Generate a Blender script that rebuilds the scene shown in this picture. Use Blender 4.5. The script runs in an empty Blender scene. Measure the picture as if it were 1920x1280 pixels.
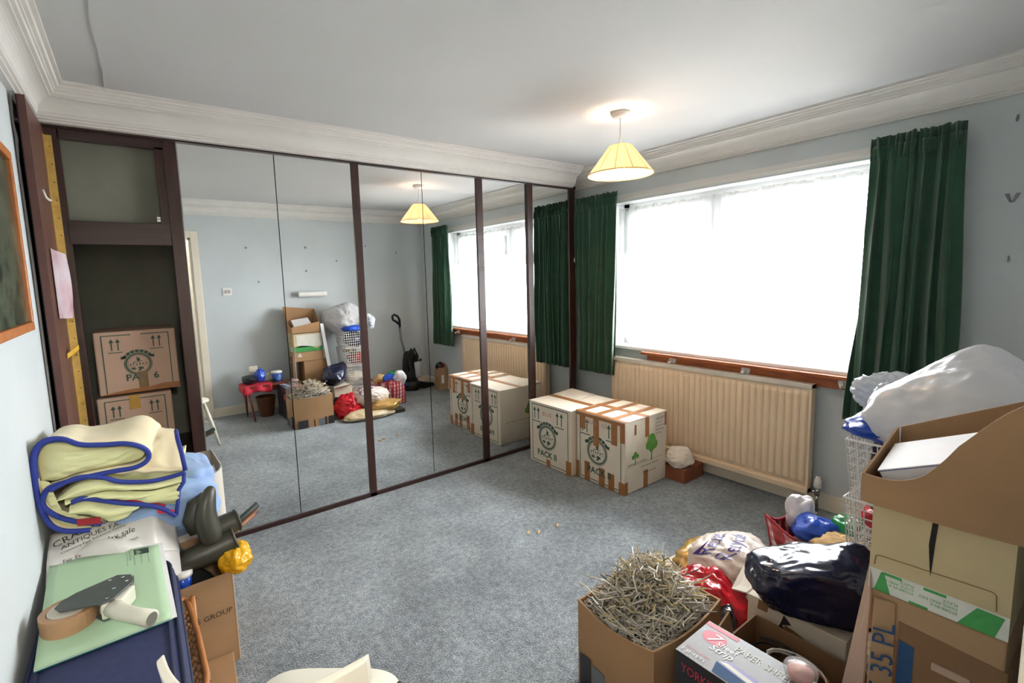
import bpy, math, random
from mathutils import Vector, Matrix, noise, Euler
R = math.radians
random.seed(7)
SC = bpy.context.scene
COL = SC.collection

# ------------------------------------------------------------------ camera, world, lights, exposure
cam_d = bpy.data.cameras.new('camera'); cam = bpy.data.objects.new('camera', cam_d); COL.objects.link(cam)
YAW, PITCH, ROLL = 0.6356, -0.1156, -0.0284
_fw = Vector((math.sin(YAW)*math.cos(PITCH), math.cos(YAW)*math.cos(PITCH), math.sin(PITCH)))
_r = _fw.cross(Vector((0, 0, 1))).normalized(); _u = _r.cross(_fw)
_r2 = math.cos(ROLL)*_r + math.sin(ROLL)*_u; _u2 = -math.sin(ROLL)*_r + math.cos(ROLL)*_u
cam.matrix_world = Matrix(((_r2.x, _u2.x, -_fw.x, -3.3192), (_r2.y, _u2.y, -_fw.y, -3.0982),
                           (_r2.z, _u2.z, -_fw.z, 1.4847), (0, 0, 0, 1)))
cam_d.sensor_width = 36; cam_d.lens = 904.4953/1920*36
cam_d.shift_x = 34.37/1920; cam_d.shift_y = -14.98/1920
cam_d.clip_start = 0.01
SC.camera = cam

w = bpy.data.worlds.new('world'); SC.world = w; w.use_nodes = True
nt = w.node_tree; bg = nt.nodes['Background']
bg.inputs['Color'].default_value = (0.93, 0.97, 1.0, 1); bg.inputs['Strength'].default_value = 26.0

def light(name, kind, loc, energy, color, **kw):
    d = bpy.data.lights.new(name, kind); d.energy = energy; d.color = color
    for k, v in kw.items(): setattr(d, k, v)
    o = bpy.data.objects.new(name, d); o.location = loc; COL.objects.link(o); return o
po = light('window_portal', 'AREA', (0.30, -1.36, 1.46), 1, (1, 1, 1), shape='RECTANGLE', size=2.0, size_y=1.2)
po.rotation_euler = (0, R(90), 0); po.data.size = 1.2; po.data.size_y = 2.05; po.data.cycles.is_portal = True
light('bulb_light', 'POINT', (-.997, -1.23, 2.115), 34, (1.0, .66, .40), shadow_soft_size=.035)
light('hall_fill_light', 'POINT', (-3.2, -3.95, 2.12), 50, (1.0, .94, .88), shadow_soft_size=.12)  # added unseen lamp, fill for the surfaces facing the camera
SC.view_settings.view_transform = 'Standard'; SC.view_settings.look = 'None'
SC.view_settings.gamma = 1; SC.view_settings.use_curve_mapping = False
SC.view_settings.exposure = 1.0

# ------------------------------------------------------------------ materials
def srgb(h):
    h = h.lstrip('#'); c = [int(h[i:i+2], 16)/255 for i in (0, 2, 4)]
    return tuple(x/12.92 if x <= .04045 else ((x+.055)/1.055)**2.4 for x in c) + (1,)
_M = {}
def mat(name, col, rough=.6, var=.12, scale=12, bump=0, bscale=150, metal=0, kind=None, spec=.5, col2=None,
        stretch=None, coat=0, mix=.5, sheen=0):
    """procedural principled: noise colour variation + noise bump. kind: cloth/film/crinkle/wood."""
    if name in _M: return _M[name]
    m = bpy.data.materials.new(name); m.use_nodes = True; n = m.node_tree.nodes; l = m.node_tree.links
    p = n['Principled BSDF']; out = n['Material Output']
    c = srgb(col); c2 = srgb(col2) if col2 else tuple(max(0, x*(1-var)) for x in c[:3]) + (1,)
    tc = n.new('ShaderNodeTexCoord'); mp = n.new('ShaderNodeMapping'); l.new(tc.outputs['Object'], mp.inputs[0])
    if stretch: mp.inputs['Scale'].default_value = stretch
    nz = n.new('ShaderNodeTexNoise'); nz.inputs['Scale'].default_value = scale; nz.inputs['Detail'].default_value = 5
    l.new(mp.outputs[0], nz.inputs['Vector'])
    rp = n.new('ShaderNodeValToRGB'); rp.color_ramp.elements[0].position = .35; rp.color_ramp.elements[1].position = .65
    rp.color_ramp.elements[0].color = c2; rp.color_ramp.elements[1].color = c
    l.new(nz.outputs['Fac'], rp.inputs[0]); l.new(rp.outputs[0], p.inputs['Base Color'])
    p.inputs['Roughness'].default_value = rough; p.inputs['Metallic'].default_value = metal
    p.inputs['Specular IOR Level'].default_value = spec; p.inputs['Coat Weight'].default_value = coat
    if sheen: p.inputs['Sheen Weight'].default_value = sheen
    if bump:
        bp = n.new('ShaderNodeBump'); bp.inputs['Strength'].default_value = bump; bp.inputs['Distance'].default_value = .01
        if True:
            nb = n.new('ShaderNodeTexNoise'); nb.inputs['Scale'].default_value = bscale; nb.inputs['Detail'].default_value = 4
            if bscale < 30: nb.noise_type = 'RIDGED_MULTIFRACTAL'; nb.inputs['Detail'].default_value = 3; nb.inputs['Distortion'].default_value = .6
            l.new(mp.outputs[0], nb.inputs['Vector']); l.new(nb.outputs['Fac'], bp.inputs['Height'])
        l.new(bp.outputs[0], p.inputs['Normal'])
    if kind in ('sheer', 'clear'):
        tr = n.new('ShaderNodeBsdfTransparent'); ms = n.new('ShaderNodeMixShader'); ms.inputs[0].default_value = mix
        l.new(tr.outputs[0], ms.inputs[1])
        if kind == 'sheer':
            tl = n.new('ShaderNodeBsdfTranslucent'); tl.inputs['Color'].default_value = c
            m2 = n.new('ShaderNodeMixShader'); m2.inputs[0].default_value = .2
            l.new(p.outputs[0], m2.inputs[1]); l.new(tl.outputs[0], m2.inputs[2]); l.new(m2.outputs[0], ms.inputs[2])
        else: l.new(p.outputs[0], ms.inputs[2])
        l.new(ms.outputs[0], out.inputs[0])
    if kind == 'film' or kind == 'shade':
        tl = n.new('ShaderNodeBsdfTranslucent'); l.new(rp.outputs[0], tl.inputs['Color'])
        ms = n.new('ShaderNodeMixShader'); ms.inputs[0].default_value = mix
        l.new(p.outputs[0], ms.inputs[1]); l.new(tl.outputs[0], ms.inputs[2]); l.new(ms.outputs[0], out.inputs[0])
    _M[name] = m; return m
def mirror_mat():
    m = bpy.data.materials.new('mirror_glass'); m.use_nodes = True; p = m.node_tree.nodes['Principled BSDF']
    p.inputs['Base Color'].default_value = (.885, .895, .89, 1); p.inputs['Metallic'].default_value = 1; p.inputs['Roughness'].default_value = .0
    n = m.node_tree.nodes; nz = n.new('ShaderNodeTexNoise'); nz.inputs['Scale'].default_value = 3
    mr = n.new('ShaderNodeMapRange'); mr.inputs[3].default_value = 0; mr.inputs[4].default_value = .012
    m.node_tree.links.new(nz.outputs['Fac'], mr.inputs[0]); m.node_tree.links.new(mr.outputs[0], p.inputs['Roughness'])
    return m
def glass_mat():
    m = bpy.data.materials.new('window_glass'); m.use_nodes = True; n = m.node_tree.nodes; l = m.node_tree.links
    n.remove(n['Principled BSDF']); tr = n.new('ShaderNodeBsdfTransparent'); gl = n.new('ShaderNodeBsdfGlossy')
    gl.inputs['Roughness'].default_value = 0; fr = n.new('ShaderNodeFresnel'); fr.inputs[0].default_value = 1.3
    ms = n.new('ShaderNodeMixShader'); l.new(fr.outputs[0], ms.inputs[0]); l.new(tr.outputs[0], ms.inputs[1]); l.new(gl.outputs[0], ms.inputs[2])
    l.new(ms.outputs[0], n['Material Output'].inputs[0]); return m
def emis_mat(name, col, s):
    m = bpy.data.materials.new(name); m.use_nodes = True; n = m.node_tree.nodes
    p = n['Principled BSDF']; p.inputs['Emission Color'].default_value = col; p.inputs['Emission Strength'].default_value = s
    p.inputs['Base Color'].default_value = col
    return m
def carpet_mat():
    m = bpy.data.materials.new('carpet'); m.use_nodes = True; n = m.node_tree.nodes; l = m.node_tree.links
    p = n['Principled BSDF']; p.inputs['Roughness'].default_value = .95; p.inputs['Specular IOR Level'].default_value = .1
    p.inputs['Sheen Weight'].default_value = .25; p.inputs['Sheen Roughness'].default_value = .5
    tc = n.new('ShaderNodeTexCoord')
    def nz(s, d=4, rough=.55):
        q = n.new('ShaderNodeTexNoise'); q.inputs['Scale'].default_value = s; q.inputs['Detail'].default_value = d
        q.inputs['Roughness'].default_value = rough; l.new(tc.outputs['Object'], q.inputs['Vector']); return q
    def ramp(a, b, p0=.35, p1=.65):
        q = n.new('ShaderNodeValToRGB'); q.color_ramp.elements[0].color = a; q.color_ramp.elements[1].color = b
        q.color_ramp.elements[0].position = p0; q.color_ramp.elements[1].position = p1; return q
    big = nz(2.3, 4, .6); r1 = ramp(srgb('#6d7478'), srgb('#9aa2a6'), .3, .7); l.new(big.outputs['Fac'], r1.inputs[0])
    mid = nz(38, 4, .7); r2 = ramp((.55, .55, .55, 1), (1.3, 1.3, 1.3, 1), .3, .7); l.new(mid.outputs['Fac'], r2.inputs[0])
    fine = nz(140, 3); r3 = ramp((.5, .5, .5, 1), (1.35, 1.35, 1.35, 1), .3, .7); l.new(fine.outputs['Fac'], r3.inputs[0])
    m1 = n.new('ShaderNodeMixRGB'); m1.blend_type = 'MULTIPLY'; m1.inputs[0].default_value = 1
    m2 = n.new('ShaderNodeMixRGB'); m2.blend_type = 'MULTIPLY'; m2.inputs[0].default_value = 1
    l.new(r1.outputs[0], m1.inputs[1]); l.new(r2.outputs[0], m1.inputs[2]); l.new(m1.outputs[0], m2.inputs[1]); l.new(r3.outputs[0], m2.inputs[2])
    l.new(m2.outputs[0], p.inputs['Base Color'])
    bp = n.new('ShaderNodeBump'); bp.inputs['Strength'].default_value = .7; bp.inputs['Distance'].default_value = .012
    l.new(fine.outputs['Fac'], bp.inputs['Height']); l.new(bp.outputs[0], p.inputs['Normal'])
    return m
def picture_mat(name, cols, scale=6):
    m = bpy.data.materials.new(name); m.use_nodes = True; n = m.node_tree.nodes; l = m.node_tree.links
    p = n['Principled BSDF']; p.inputs['Roughness'].default_value = .25
    tc = n.new('ShaderNodeTexCoord'); q = n.new('ShaderNodeTexNoise'); q.inputs['Scale'].default_value = scale; q.inputs['Detail'].default_value = 6
    l.new(tc.outputs['Object'], q.inputs['Vector']); rp = n.new('ShaderNodeValToRGB')
    el = rp.color_ramp.elements
    for i, c in enumerate(cols):
        e = el[i] if i < 2 else el.new(.5)
        e.color = srgb(c)
    for i, e in enumerate(el): e.position = .3+.4*i/(len(cols)-1)
    l.new(q.outputs['Fac'], rp.inputs[0]); l.new(rp.outputs[0], p.inputs['Base Color']); return m
def check_mat():
    m = bpy.data.materials.new('red_check_weave'); m.use_nodes = True; n = m.node_tree.nodes; l = m.node_tree.links
    p = n['Principled BSDF']; p.inputs['Roughness'].default_value = .35
    tc = n.new('ShaderNodeTexCoord'); base = None
    for ax, sc in (('X', 44), ('Z', 44), ('Y', 44)):
        wv = n.new('ShaderNodeTexWave'); wv.bands_direction = ax; wv.inputs['Scale'].default_value = sc/6.28*1.0
        wv.inputs['Distortion'].default_value = .6; l.new(tc.outputs['Object'], wv.inputs['Vector'])
        rp = n.new('ShaderNodeValToRGB'); rp.color_ramp.elements[0].position = .45; rp.color_ramp.elements[1].position = .6
        rp.color_ramp.elements[0].color = srgb('#c03a4c'); rp.color_ramp.elements[1].color = (1, 1, 1, 1)
        if ax == 'Y': rp.color_ramp.elements[0].color = srgb('#d86a78')
        l.new(wv.outputs['Fac'], rp.inputs[0])
        if base is None: base = rp
        else:
            mx = n.new('ShaderNodeMixRGB'); mx.blend_type = 'MULTIPLY'; mx.inputs[0].default_value = .55
            l.new(base.outputs[0], mx.inputs[1]); l.new(rp.outputs[0], mx.inputs[2]); base = mx
    mx = n.new('ShaderNodeMixRGB'); mx.blend_type = 'MULTIPLY'; mx.inputs[0].default_value = 1; mx.inputs[2].default_value = srgb('#f3ecec')
    l.new(base.outputs[0], mx.inputs[1]); l.new(mx.outputs[0], p.inputs['Base Color']); return m

MIR, GLS, CARPET, CHECK = mirror_mat(), glass_mat(), carpet_mat(), check_mat()
WALL = mat('wall_paint', '#c6cccd', .8, .05, 2.5, .05, 90)
CEIL = mat('ceiling_paint', '#c9c9c9', .85, .035, 1.5, .05, 60)
CORN = mat('cornice_paint', '#dbd8d3', .6, .05, 6)
CREAM = mat('cream_gloss', '#e6dcc8', .35, .05, 6)
RADM = mat('radiator_enamel', '#e8d1b2', .35, .04, 4)
WHITE = mat('white_upvc', '#eef0f0', .3, .03, 6)
SILLW = mat('white_sill', '#f1f2f2', .3, .03, 6)
DWOOD = mat('dark_mahogany', '#3b211b', .35, .4, 8, .05, 60, stretch=(6, 6, .6))
DWOODX = mat('dark_mahogany_rail', '#382320', .35, .4, 8, .05, 60, stretch=(.6, 6, 6))
DOORW = mat('door_inner_veneer', '#67453c', .4, .18, 6, .04, 60, stretch=(4, 4, .4))
OLIVE = mat('wardrobe_interior', '#7d7e70', .8, .15, 5)
BLACK = mat('gap_shade_black', '#0c0a09', .7)
PINE = mat('orange_pine', '#b2622d', .4, .3, 7, .04, 80, stretch=(8, .8, 8), col2='#8c4317')
BRASS = mat('brass_hinge', '#cfae62', .4, .2, 30, metal=.4)
GREEN = mat('green_velvet', '#1f4a34', .85, .25, 8, .15, 300, sheen=.3)
NET = mat('net_voile', '#f7f8f8', .9, .02, 30, kind='sheer', mix=.42)
CARD = mat('cardboard_brown', '#a5805a', .85, .12, 5, .06, 220)
CARD2 = mat('cardboard_tan', '#b3906a', .85, .14, 4, .06, 220)
CARDD = mat('cardboard_shadow_brown', '#8b6847', .85, .15, 5, .06, 220)  # darker board brown, also standing for shade on the lettered carton's flap
CARDW = mat('cardboard_white', '#d8ccb9', .8, .08, 5, .05, 220)
CARDP = mat('cardboard_pinkish', '#c0a28c', .85, .08, 5, .05, 220)
CARDC = mat('cardboard_cream', '#cdb88d', .8, .12, 4, .05, 220)
TAPE = mat('brown_parcel_tape', '#a06a3c', .3, .15, 30)
TAPED = mat('old_parcel_tape', '#7f6743', .3, .25, 30)
INKG = mat('dark_green_ink', '#3d5a4a', .8)
INKGR = mat('leaf_green_ink', '#5f9b3e', .8)
INKK = mat('black_ink', '#2a2a2c', .8)
INKB = mat('blue_ink', '#2d4f78', .8)
INKR = mat('red_pen_ink', '#c08a80', .8)
LGREEN = mat('carton_green', '#46a052', .6)
CWHITE = mat('carton_white', '#dcdccf', .6)
NAVY = mat('navy_nylon', '#2a3156', .75, .2, 40, .12, 500)
NAVYD = mat('navy_dark_binding', '#1b2140', .6)
SACK = mat('white_sack_film', '#dedee0', .28, .06, 6, .35, 14, kind='film', mix=.3)
CLEARB = mat('clear_polythene', '#dfe4ea', .12, .1, 8, .5, 22, kind='clear', mix=.6)
CREAMB = mat('cream_carrier_film', '#e6d8cc', .3, .06, 6, .35, 16, kind='film', mix=.2)
REDB = mat('red_carrier_film', '#d01c2c', .2, .25, 9, .5, 18, kind='film', mix=.15)
NAVB = mat('navy_bin_liner', '#171c38', .16, .3, 8, .5, 16, spec=.6)
BLUEB = mat('blue_carrier_film', '#1f4fbe', .25, .2, 8, .4, 16)
GRNB = mat('green_carrier_film', '#0f8a45', .25, .2, 8, .4, 16)
YELB = mat('yellow_carrier_film', '#eeb217', .22, .15, 9, .5, 22, kind='film', mix=.15)
BLKB = mat('black_bin_film', '#1d2228', .18, .3, 8, .5, 18)
GOLDB = mat('gold_foil_bag', '#c9a05c', .22, .25, 9, .5, 18, metal=.35)
BEIGEB = mat('beige_polythene', '#cbb894', .35, .15, 7, .45, 16)
TANC = mat('tan_cloth', '#d0ab72', .8, .12, 8, .2, 60)
WIREW = mat('white_coated_wire', '#e6e2dc', .4)
STEEL = mat('silver_wire', '#c9c1b2', .4, .15, 40, metal=.15)
STEELL = mat('pale_wire', '#e0d6c4', .4, .1, 40, metal=.05)
STEELD = mat('dark_wire', '#5e5a54', .4, .2, 40, metal=.3)
BRASSW = mat('brass_wire', '#cbb47a', .4, .15, 40, metal=.1)
SHADE = mat('lampshade_fabric', '#f2dfc4', .9, .05, 40, kind='shade', mix=.55)
WPLAS = mat('white_plastic', '#e9e7e2', .35)
BPLAS = mat('black_plastic', '#17191b', .4)
CHROME = mat('chrome', '#c8c8c8', .18, metal=1)
CHAIRP = mat('cream_gloss_paint', '#e4dfcd', .3, .06, 8)
DUVC = mat('duvet_cream_cotton', '#e2d5b0', .85, .06, 7, .12, 35, sheen=.1)
DUVG = mat('duvet_lemon_lining', '#dbdba6', .85, .08, 7, .15, 30, sheen=.1)
PIPE = mat('royal_blue_binding', '#28398f', .8, .15, 20, .1, 200)
REDF = mat('red_binding', '#a3202c', .8, .2, 10)
LBLUE = mat('pale_blue_cotton', '#8ea9d2', .85, .1, 6, .12, 25, sheen=.1)
BOOT = mat('olive_rubber', '#3d3c30', .42, .2, 6, .05, 80)
CANE = mat('orange_cane', '#b5743a', .4, .2, 12)
WICK = mat('brown_wicker', '#94683f', .6, .35, 40, .3, 120)
GFOLD = mat('mint_folder_card', '#aac6a3', .7, .05, 5)
TEAL = mat('teal_card', '#2f8f7c', .6)
TAPEROLL = mat('tape_roll_brown', '#b08a66', .35, .1, 30)
GUNG = mat('tape_gun_grey', '#4c5250', .45, .1, 20)
GUNW = mat('tape_gun_pale_grip', '#cdcbb9', .45, .06, 20)
ORWOOD = mat('orange_frame_wood', '#b8703a', .4, .2, 14)
TABW = mat('reddish_table_wood', '#74331f', .35, .25, 12)
REDCL = mat('red_cloth', '#c02238', .8, .15, 8)
TERRA = mat('brown_wicker_bin', '#6d4126', .7, .3, 50, .3, 140)
BRICKM = mat('terracotta', '#8a5236', .85, .2, 14, .2, 100)
CLOTHW = mat('crumpled_white_cloth', '#ddd3c4', .85, .05, 8, .3, 22)
SHRED = mat('silver_print_card', '#7d7977', .35, .25, 2.2, col2='#5a5856')
DARKC = mat('black_print_card', '#2c2a2e', .4, .2, 6)
PINKI = mat('crimson_ink', '#c5364c', .5)
ORANGE = mat('orange_cable', '#d8702e', .5)
HALLW = mat('hall_paint', '#ded6c4', .85, .04, 3)
GROUND = mat('neutral_bounce_ground', '#b5b0a8', .95, .2, 2)
PUTTY = mat('grey_putty', '#8b9193', .8)
VIOLET = mat('violet_ink', '#3b3590', .5)
LILAC = mat('lilac_ink', '#7f77a8', .5)
PAPER = mat('white_paper', '#e8e6e6', .7, .04, 9)

# ------------------------------------------------------------------ mesh helpers
I4 = Matrix.Identity(4)
class B:
    def __init__(s, xf=None): s.v = []; s.f = []; s.xf = xf
    def add(s, vs, fs):
        o = len(s.v)
        s.v += [(s.xf @ Vector(v)) if s.xf else Vector(v) for v in vs]
        s.f += [tuple(o+i for i in f) for f in fs]; return s
    def box(s, a, b):
        x0, y0, z0 = a; x1, y1, z1 = b
        x0, x1 = sorted((x0, x1)); y0, y1 = sorted((y0, y1)); z0, z1 = sorted((z0, z1))
        return s.add([(x0, y0, z0), (x1, y0, z0), (x1, y1, z0), (x0, y1, z0), (x0, y0, z1), (x1, y0, z1), (x1, y1, z1), (x0, y1, z1)],
                     [(3, 2, 1, 0), (4, 5, 6, 7), (0, 1, 5, 4), (1, 2, 6, 5), (2, 3, 7, 6), (3, 0, 4, 7)])
    def hexa(s, p):   # 8 corners bottom 4 then top 4 (ccw)
        return s.add(p, [(3, 2, 1, 0), (4, 5, 6, 7), (0, 1, 5, 4), (1, 2, 6, 5), (2, 3, 7, 6), (3, 0, 4, 7)])
    def poly(s, pts): return s.add(pts, [tuple(range(len(pts)))])
    def prism(s, pts, off):
        n = len(pts); off = Vector(off); a = [Vector(p) for p in pts]; b = [p+off for p in a]
        fs = [tuple(range(n))[::-1], tuple(range(n, 2*n))] + [(i, (i+1) % n, n+(i+1) % n, n+i) for i in range(n)]
        return s.add(a+b, fs)
    def tube(s, pts, r, n=8, closed=False, caps=True, flat=1.0):
        P = [Vector(p) for p in pts]; m = len(P); rs = r if isinstance(r, (list, tuple)) else [r]*m
        vs = []; up = None
        for i in range(m):
            if closed: t = P[(i+1) % m]-P[i-1]
            else: t = P[min(i+1, m-1)]-P[max(i-1, 0)]
            t.normalize() if t.length > 1e-9 else None
            if up is None:
                up = t.cross(Vector((0, 0, 1)))
                if up.length < 1e-3: up = t.cross(Vector((1, 0, 0)))
                up.normalize()
            else:
                up = up - t*up.dot(t)
                if up.length < 1e-6: up = t.orthogonal()
                up.normalize()
            w_ = t.cross(up)
            for k in range(n):
                a = 2*math.pi*k/n; vs.append(P[i]+rs[i]*(math.cos(a)*up+flat*math.sin(a)*w_))
        fs = []
        for i in range(m if closed else m-1):
            j = (i+1) % m
            for k in range(n): fs.append((i*n+k, i*n+(k+1) % n, j*n+(k+1) % n, j*n+k))
        if caps and not closed: fs += [tuple(range(n))[::-1], tuple(range((m-1)*n, m*n))]
        return s.add(vs, fs)
    def lathe(s, prof, c, n=32, cap=True):
        vs = []; m = len(prof)
        for r, z in prof:
            for k in range(n):
                a = 2*math.pi*k/n; vs.append((c[0]+r*math.cos(a), c[1]+r*math.sin(a), c[2]+z))
        fs = [(i*n+k, i*n+(k+1) % n, (i+1)*n+(k+1) % n, (i+1)*n+k) for i in range(m-1) for k in range(n)]
        if cap:
            if prof[0][0] > 1e-4: fs.append(tuple(range(n))[::-1])
            if prof[-1][0] > 1e-4: fs.append(tuple(range((m-1)*n, m*n)))
        return s.add(vs, fs)
    def grid(s, fn, nu, nv):
        vs = [fn(i/nu, j/nv) for j in range(nv+1) for i in range(nu+1)]
        return s.add(vs, [(j*(nu+1)+i, j*(nu+1)+i+1, (j+1)*(nu+1)+i+1, (j+1)*(nu+1)+i) for j in range(nv) for i in range(nu)])
    def disc(s, c, r, n=20, r0=None, x=(1, 0, 0), y=(0, 1, 0)):
        c = Vector(c); x = Vector(x); y = Vector(y)
        o = [c+r*(math.cos(2*math.pi*k/n)*x+math.sin(2*math.pi*k/n)*y) for k in range(n)]
        if r0 is None: return s.add(o, [tuple(range(n))])
        i_ = [c+r0*(math.cos(2*math.pi*k/n)*x+math.sin(2*math.pi*k/n)*y) for k in range(n)]
        return s.add(o+i_, [(k, (k+1) % n, n+(k+1) % n, n+k) for k in range(n)])
    def blob(s, c, rad, seed=0, amp=.18, freq=2.2, nu=48, nv=28, zmin=None, pw=1.0, ridge=.5, squeeze=None, rz=0, facet=26, fp=18):
        rg_ = random.Random(seed*31+5); fn_ = []
        for _ in range(facet):
            q = Vector((rg_.gauss(0, 1), rg_.gauss(0, 1), rg_.gauss(0, 1))).normalized(); fn_.append(q/rg_.uniform(.80, 1.02))
        c = Vector(c); vs = []; so = Vector((seed*7.3, seed*3.1, seed*1.7)); rot = Matrix.Rotation(rz, 3, 'Z')
        for j in range(nv+1):
            ph = math.pi*j/nv
            for i in range(nu):
                th = 2*math.pi*i/nu
                d = Vector((math.sin(ph)*math.cos(th), math.sin(ph)*math.sin(th), -math.cos(ph)))
                q = d*freq+so
                h = noise.noise(q)*(1-ridge) + (.5-abs(noise.noise(q*1.7)))*ridge*1.1 + .35*(.4-abs(noise.noise(q*3.9)))*ridge
                fr = 1.0
                if facet: fr = min(1.12, sum(max(0, d.dot(q_))**fp for q_ in fn_)**(-1/fp))
                e = Vector([math.copysign(abs(x)**pw, x) for x in d])*fr
                p = Vector((e.x*rad[0], e.y*rad[1], e.z*rad[2]))*(1+amp*h)
                if squeeze: p = squeeze(p, d)
                p = rot @ p + c
                if zmin is not None and p.z < zmin: p.z = zmin + .002*noise.noise(p*30)
                vs.append(p)
        fs = [(j*nu+i, j*nu+(i+1) % nu, (j+1)*nu+(i+1) % nu, (j+1)*nu+i) for j in range(nv) for i in range(nu)]
        return s.add(vs, fs)

def origin_of(o):
    v = Vector((0, 0, 0))
    while o: v += o.location; o = o.parent
    return v
def make(name, b, m, parent=None, smooth=False, loc=None, kind=None, bevel=0, seg=2, solid=0, sub=0, label=None):
    me = bpy.data.meshes.new(name)
    base = origin_of(parent) if parent else Vector((0, 0, 0))
    if not parent:
        if loc is None:
            xs = [p.x for p in b.v]; ys = [p.y for p in b.v]; zs = [p.z for p in b.v]
            loc = Vector(((min(xs)+max(xs))/2, (min(ys)+max(ys))/2, min(zs)))
        base = Vector(loc)
    me.from_pydata([tuple(p-base) for p in b.v], [], b.f); me.update()
    if smooth: me.polygons.foreach_set('use_smooth', [True]*len(me.polygons))
    o = bpy.data.objects.new(name, me); COL.objects.link(o); me.materials.append(m)
    if parent: o.parent = parent
    else: o.location = base
    if kind: o['kind'] = kind
    if label: o['label'] = label
    if solid:
        md = o.modifiers.new('solid', 'SOLIDIFY'); md.thickness = solid; md.offset = 0
    if bevel:
        md = o.modifiers.new('bevel', 'BEVEL'); md.width = bevel; md.segments = seg; md.limit_method = 'ANGLE'
    if sub:
        md = o.modifiers.new('sub', 'SUBSURF'); md.levels = sub; md.render_levels = sub
    return o
def tag(o, label, cat, group=None):
    o['label'] = label; o['category'] = cat
    if group: o['group'] = group
    return o
def thing(name, label, cat, loc, group=None):
    o = bpy.data.objects.new(name, None); o.location = loc; o.empty_display_size = .05; COL.objects.link(o)
    return tag(o, label, cat, group)
def struct(name, b, m, parent=None, **k):
    o = make(name, b, m, parent, **k)
    if not parent: o['kind'] = 'structure'
    return o
def frame(o, right, up):
    """matrix whose x = right, y = up, z = outward normal, origin o"""
    x = Vector(right).normalized(); y = Vector(up); y = (y - x*y.dot(x)).normalized(); z = x.cross(y)
    return Matrix(((x.x, y.x, z.x, o[0]), (x.y, y.y, z.y, o[1]), (x.z, y.z, z.z, o[2]), (0, 0, 0, 1)))
def text(s, size, xf, m, parent, name='lettering', shear=0, align='LEFT', sx=1.0, space=1.0, bold=0):
    cu = bpy.data.curves.new('txt', 'FONT'); cu.body = s; cu.size = size; cu.shear = shear; cu.align_x = align
    cu.space_character = space; cu.resolution_u = 2; cu.offset = bold*size
    ob = bpy.data.objects.new('txt', cu); COL.objects.link(ob)
    dg = bpy.context.evaluated_depsgraph_get(); me = bpy.data.meshes.new_from_object(ob.evaluated_get(dg))
    bpy.data.objects.remove(ob); bpy.data.curves.remove(cu)
    base = origin_of(parent)
    for v in me.vertices: v.co = (xf @ Vector((v.co.x*sx, v.co.y, .0012))) - base
    me.materials.clear(); me.materials.append(m); me.name = name
    o = bpy.data.objects.new(name, me); COL.objects.link(o); o.parent = parent; return o

# ------------------------------------------------------------------ room shell
XL, YB, YF, H = -3.64, -3.077, .62, 2.40
struct('floor', B().box((-4.6, -5.0, -.1), (.25, .7, 0)), CARPET)
struct('floor_hall', B().box((-4.4, -4.8, 0), (-1.9, -3.2, .004)), mat('hall_carpet', '#8a7a66', .95, .2, 60))
ce = struct('ceiling', B().box((-4.6, -5.0, H), (.25, .7, H+.1)), CEIL)
b = B(); pts = []
for i in range(41):
    y = -.15-2.9*i/40; pts.append((-3.335+.012*noise.noise(Vector((y*3, 0, 0)))+.006*noise.noise(Vector((y*14, 3, 0)))+.02*math.sin(y*1.4), y, H-.0045))
poly = [(-1.5, -.15, H-.0045)] + pts + [(-1.5, -3.05, H-.0045)]
b.prism(poly, (0, 0, .0045)); make('lining_paper', b, CEIL, ce)
# window wall: opening y -2.35..-.36, z .87..2.07, wall .26 thick
WY0, WY1, WZ0, WZ1 = -2.34, -.36, .868, 2.075
wr = struct('wall_right', B().box((0, -3.2, 0), (.26, WY0, H)).box((0, WY1, 0), (.26, .7, H)).box((0, WY0, 0), (.26, WY1, WZ0)).box((0, WY0, WZ1), (.26, WY1, H)), WALL)
make('reveal_lining', B().box((.001, WY0, WZ1-.004), (.13, WY1, WZ1)).box((.001, WY0, WZ0), (.13, WY0+.004, WZ1)).box((.001, WY1-.004, WZ0), (.13, WY1, WZ1)), SILLW, wr)
struct('wall_left', B().box((XL-.12, YB, 0), (XL, -.42, H)), WALL)
struct('wall_front', B().box((-3.9, YF, 0), (.26, YF+.1, H)), WALL)
struct('wall_side_recess', B().box((XL-.16, -.42, 0), (XL-.06, YF, H)), BLACK)  # near-black colour puts the shade of the narrow gap on this wall
make('corner_bead', B().tube([(XL+.001, -.42, .0), (XL+.001, -.421, .9), (XL+.003, -.42, 1.6), (XL+.001, -.42, 2.0), (XL+.006, -.421, 2.08), (XL, -.42, 2.14), (XL+.004, -.42, 2.25)], .005, 6), CEIL, bpy.data.objects['wall_left'])
DX0, DX1, DZ = -3.60, -2.79, 2.0
struct('wall_back', B().box((DX1, YB-.14, 0), (0, YB, H)).box((DX0, YB-.14, DZ), (DX1, YB, H)).box((-4.4, YB-.14, 0), (DX0, YB, H)), WALL)
# hall behind the doorway
struct('wall_hall', B().box((-4.5, -4.9, 0), (-1.8, -4.8, H)).box((-4.5, -4.8, 0), (-4.4, YB-.14, H)).box((-1.9, -4.8, 0), (-1.8, YB-.14, H)), HALLW)
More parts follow.
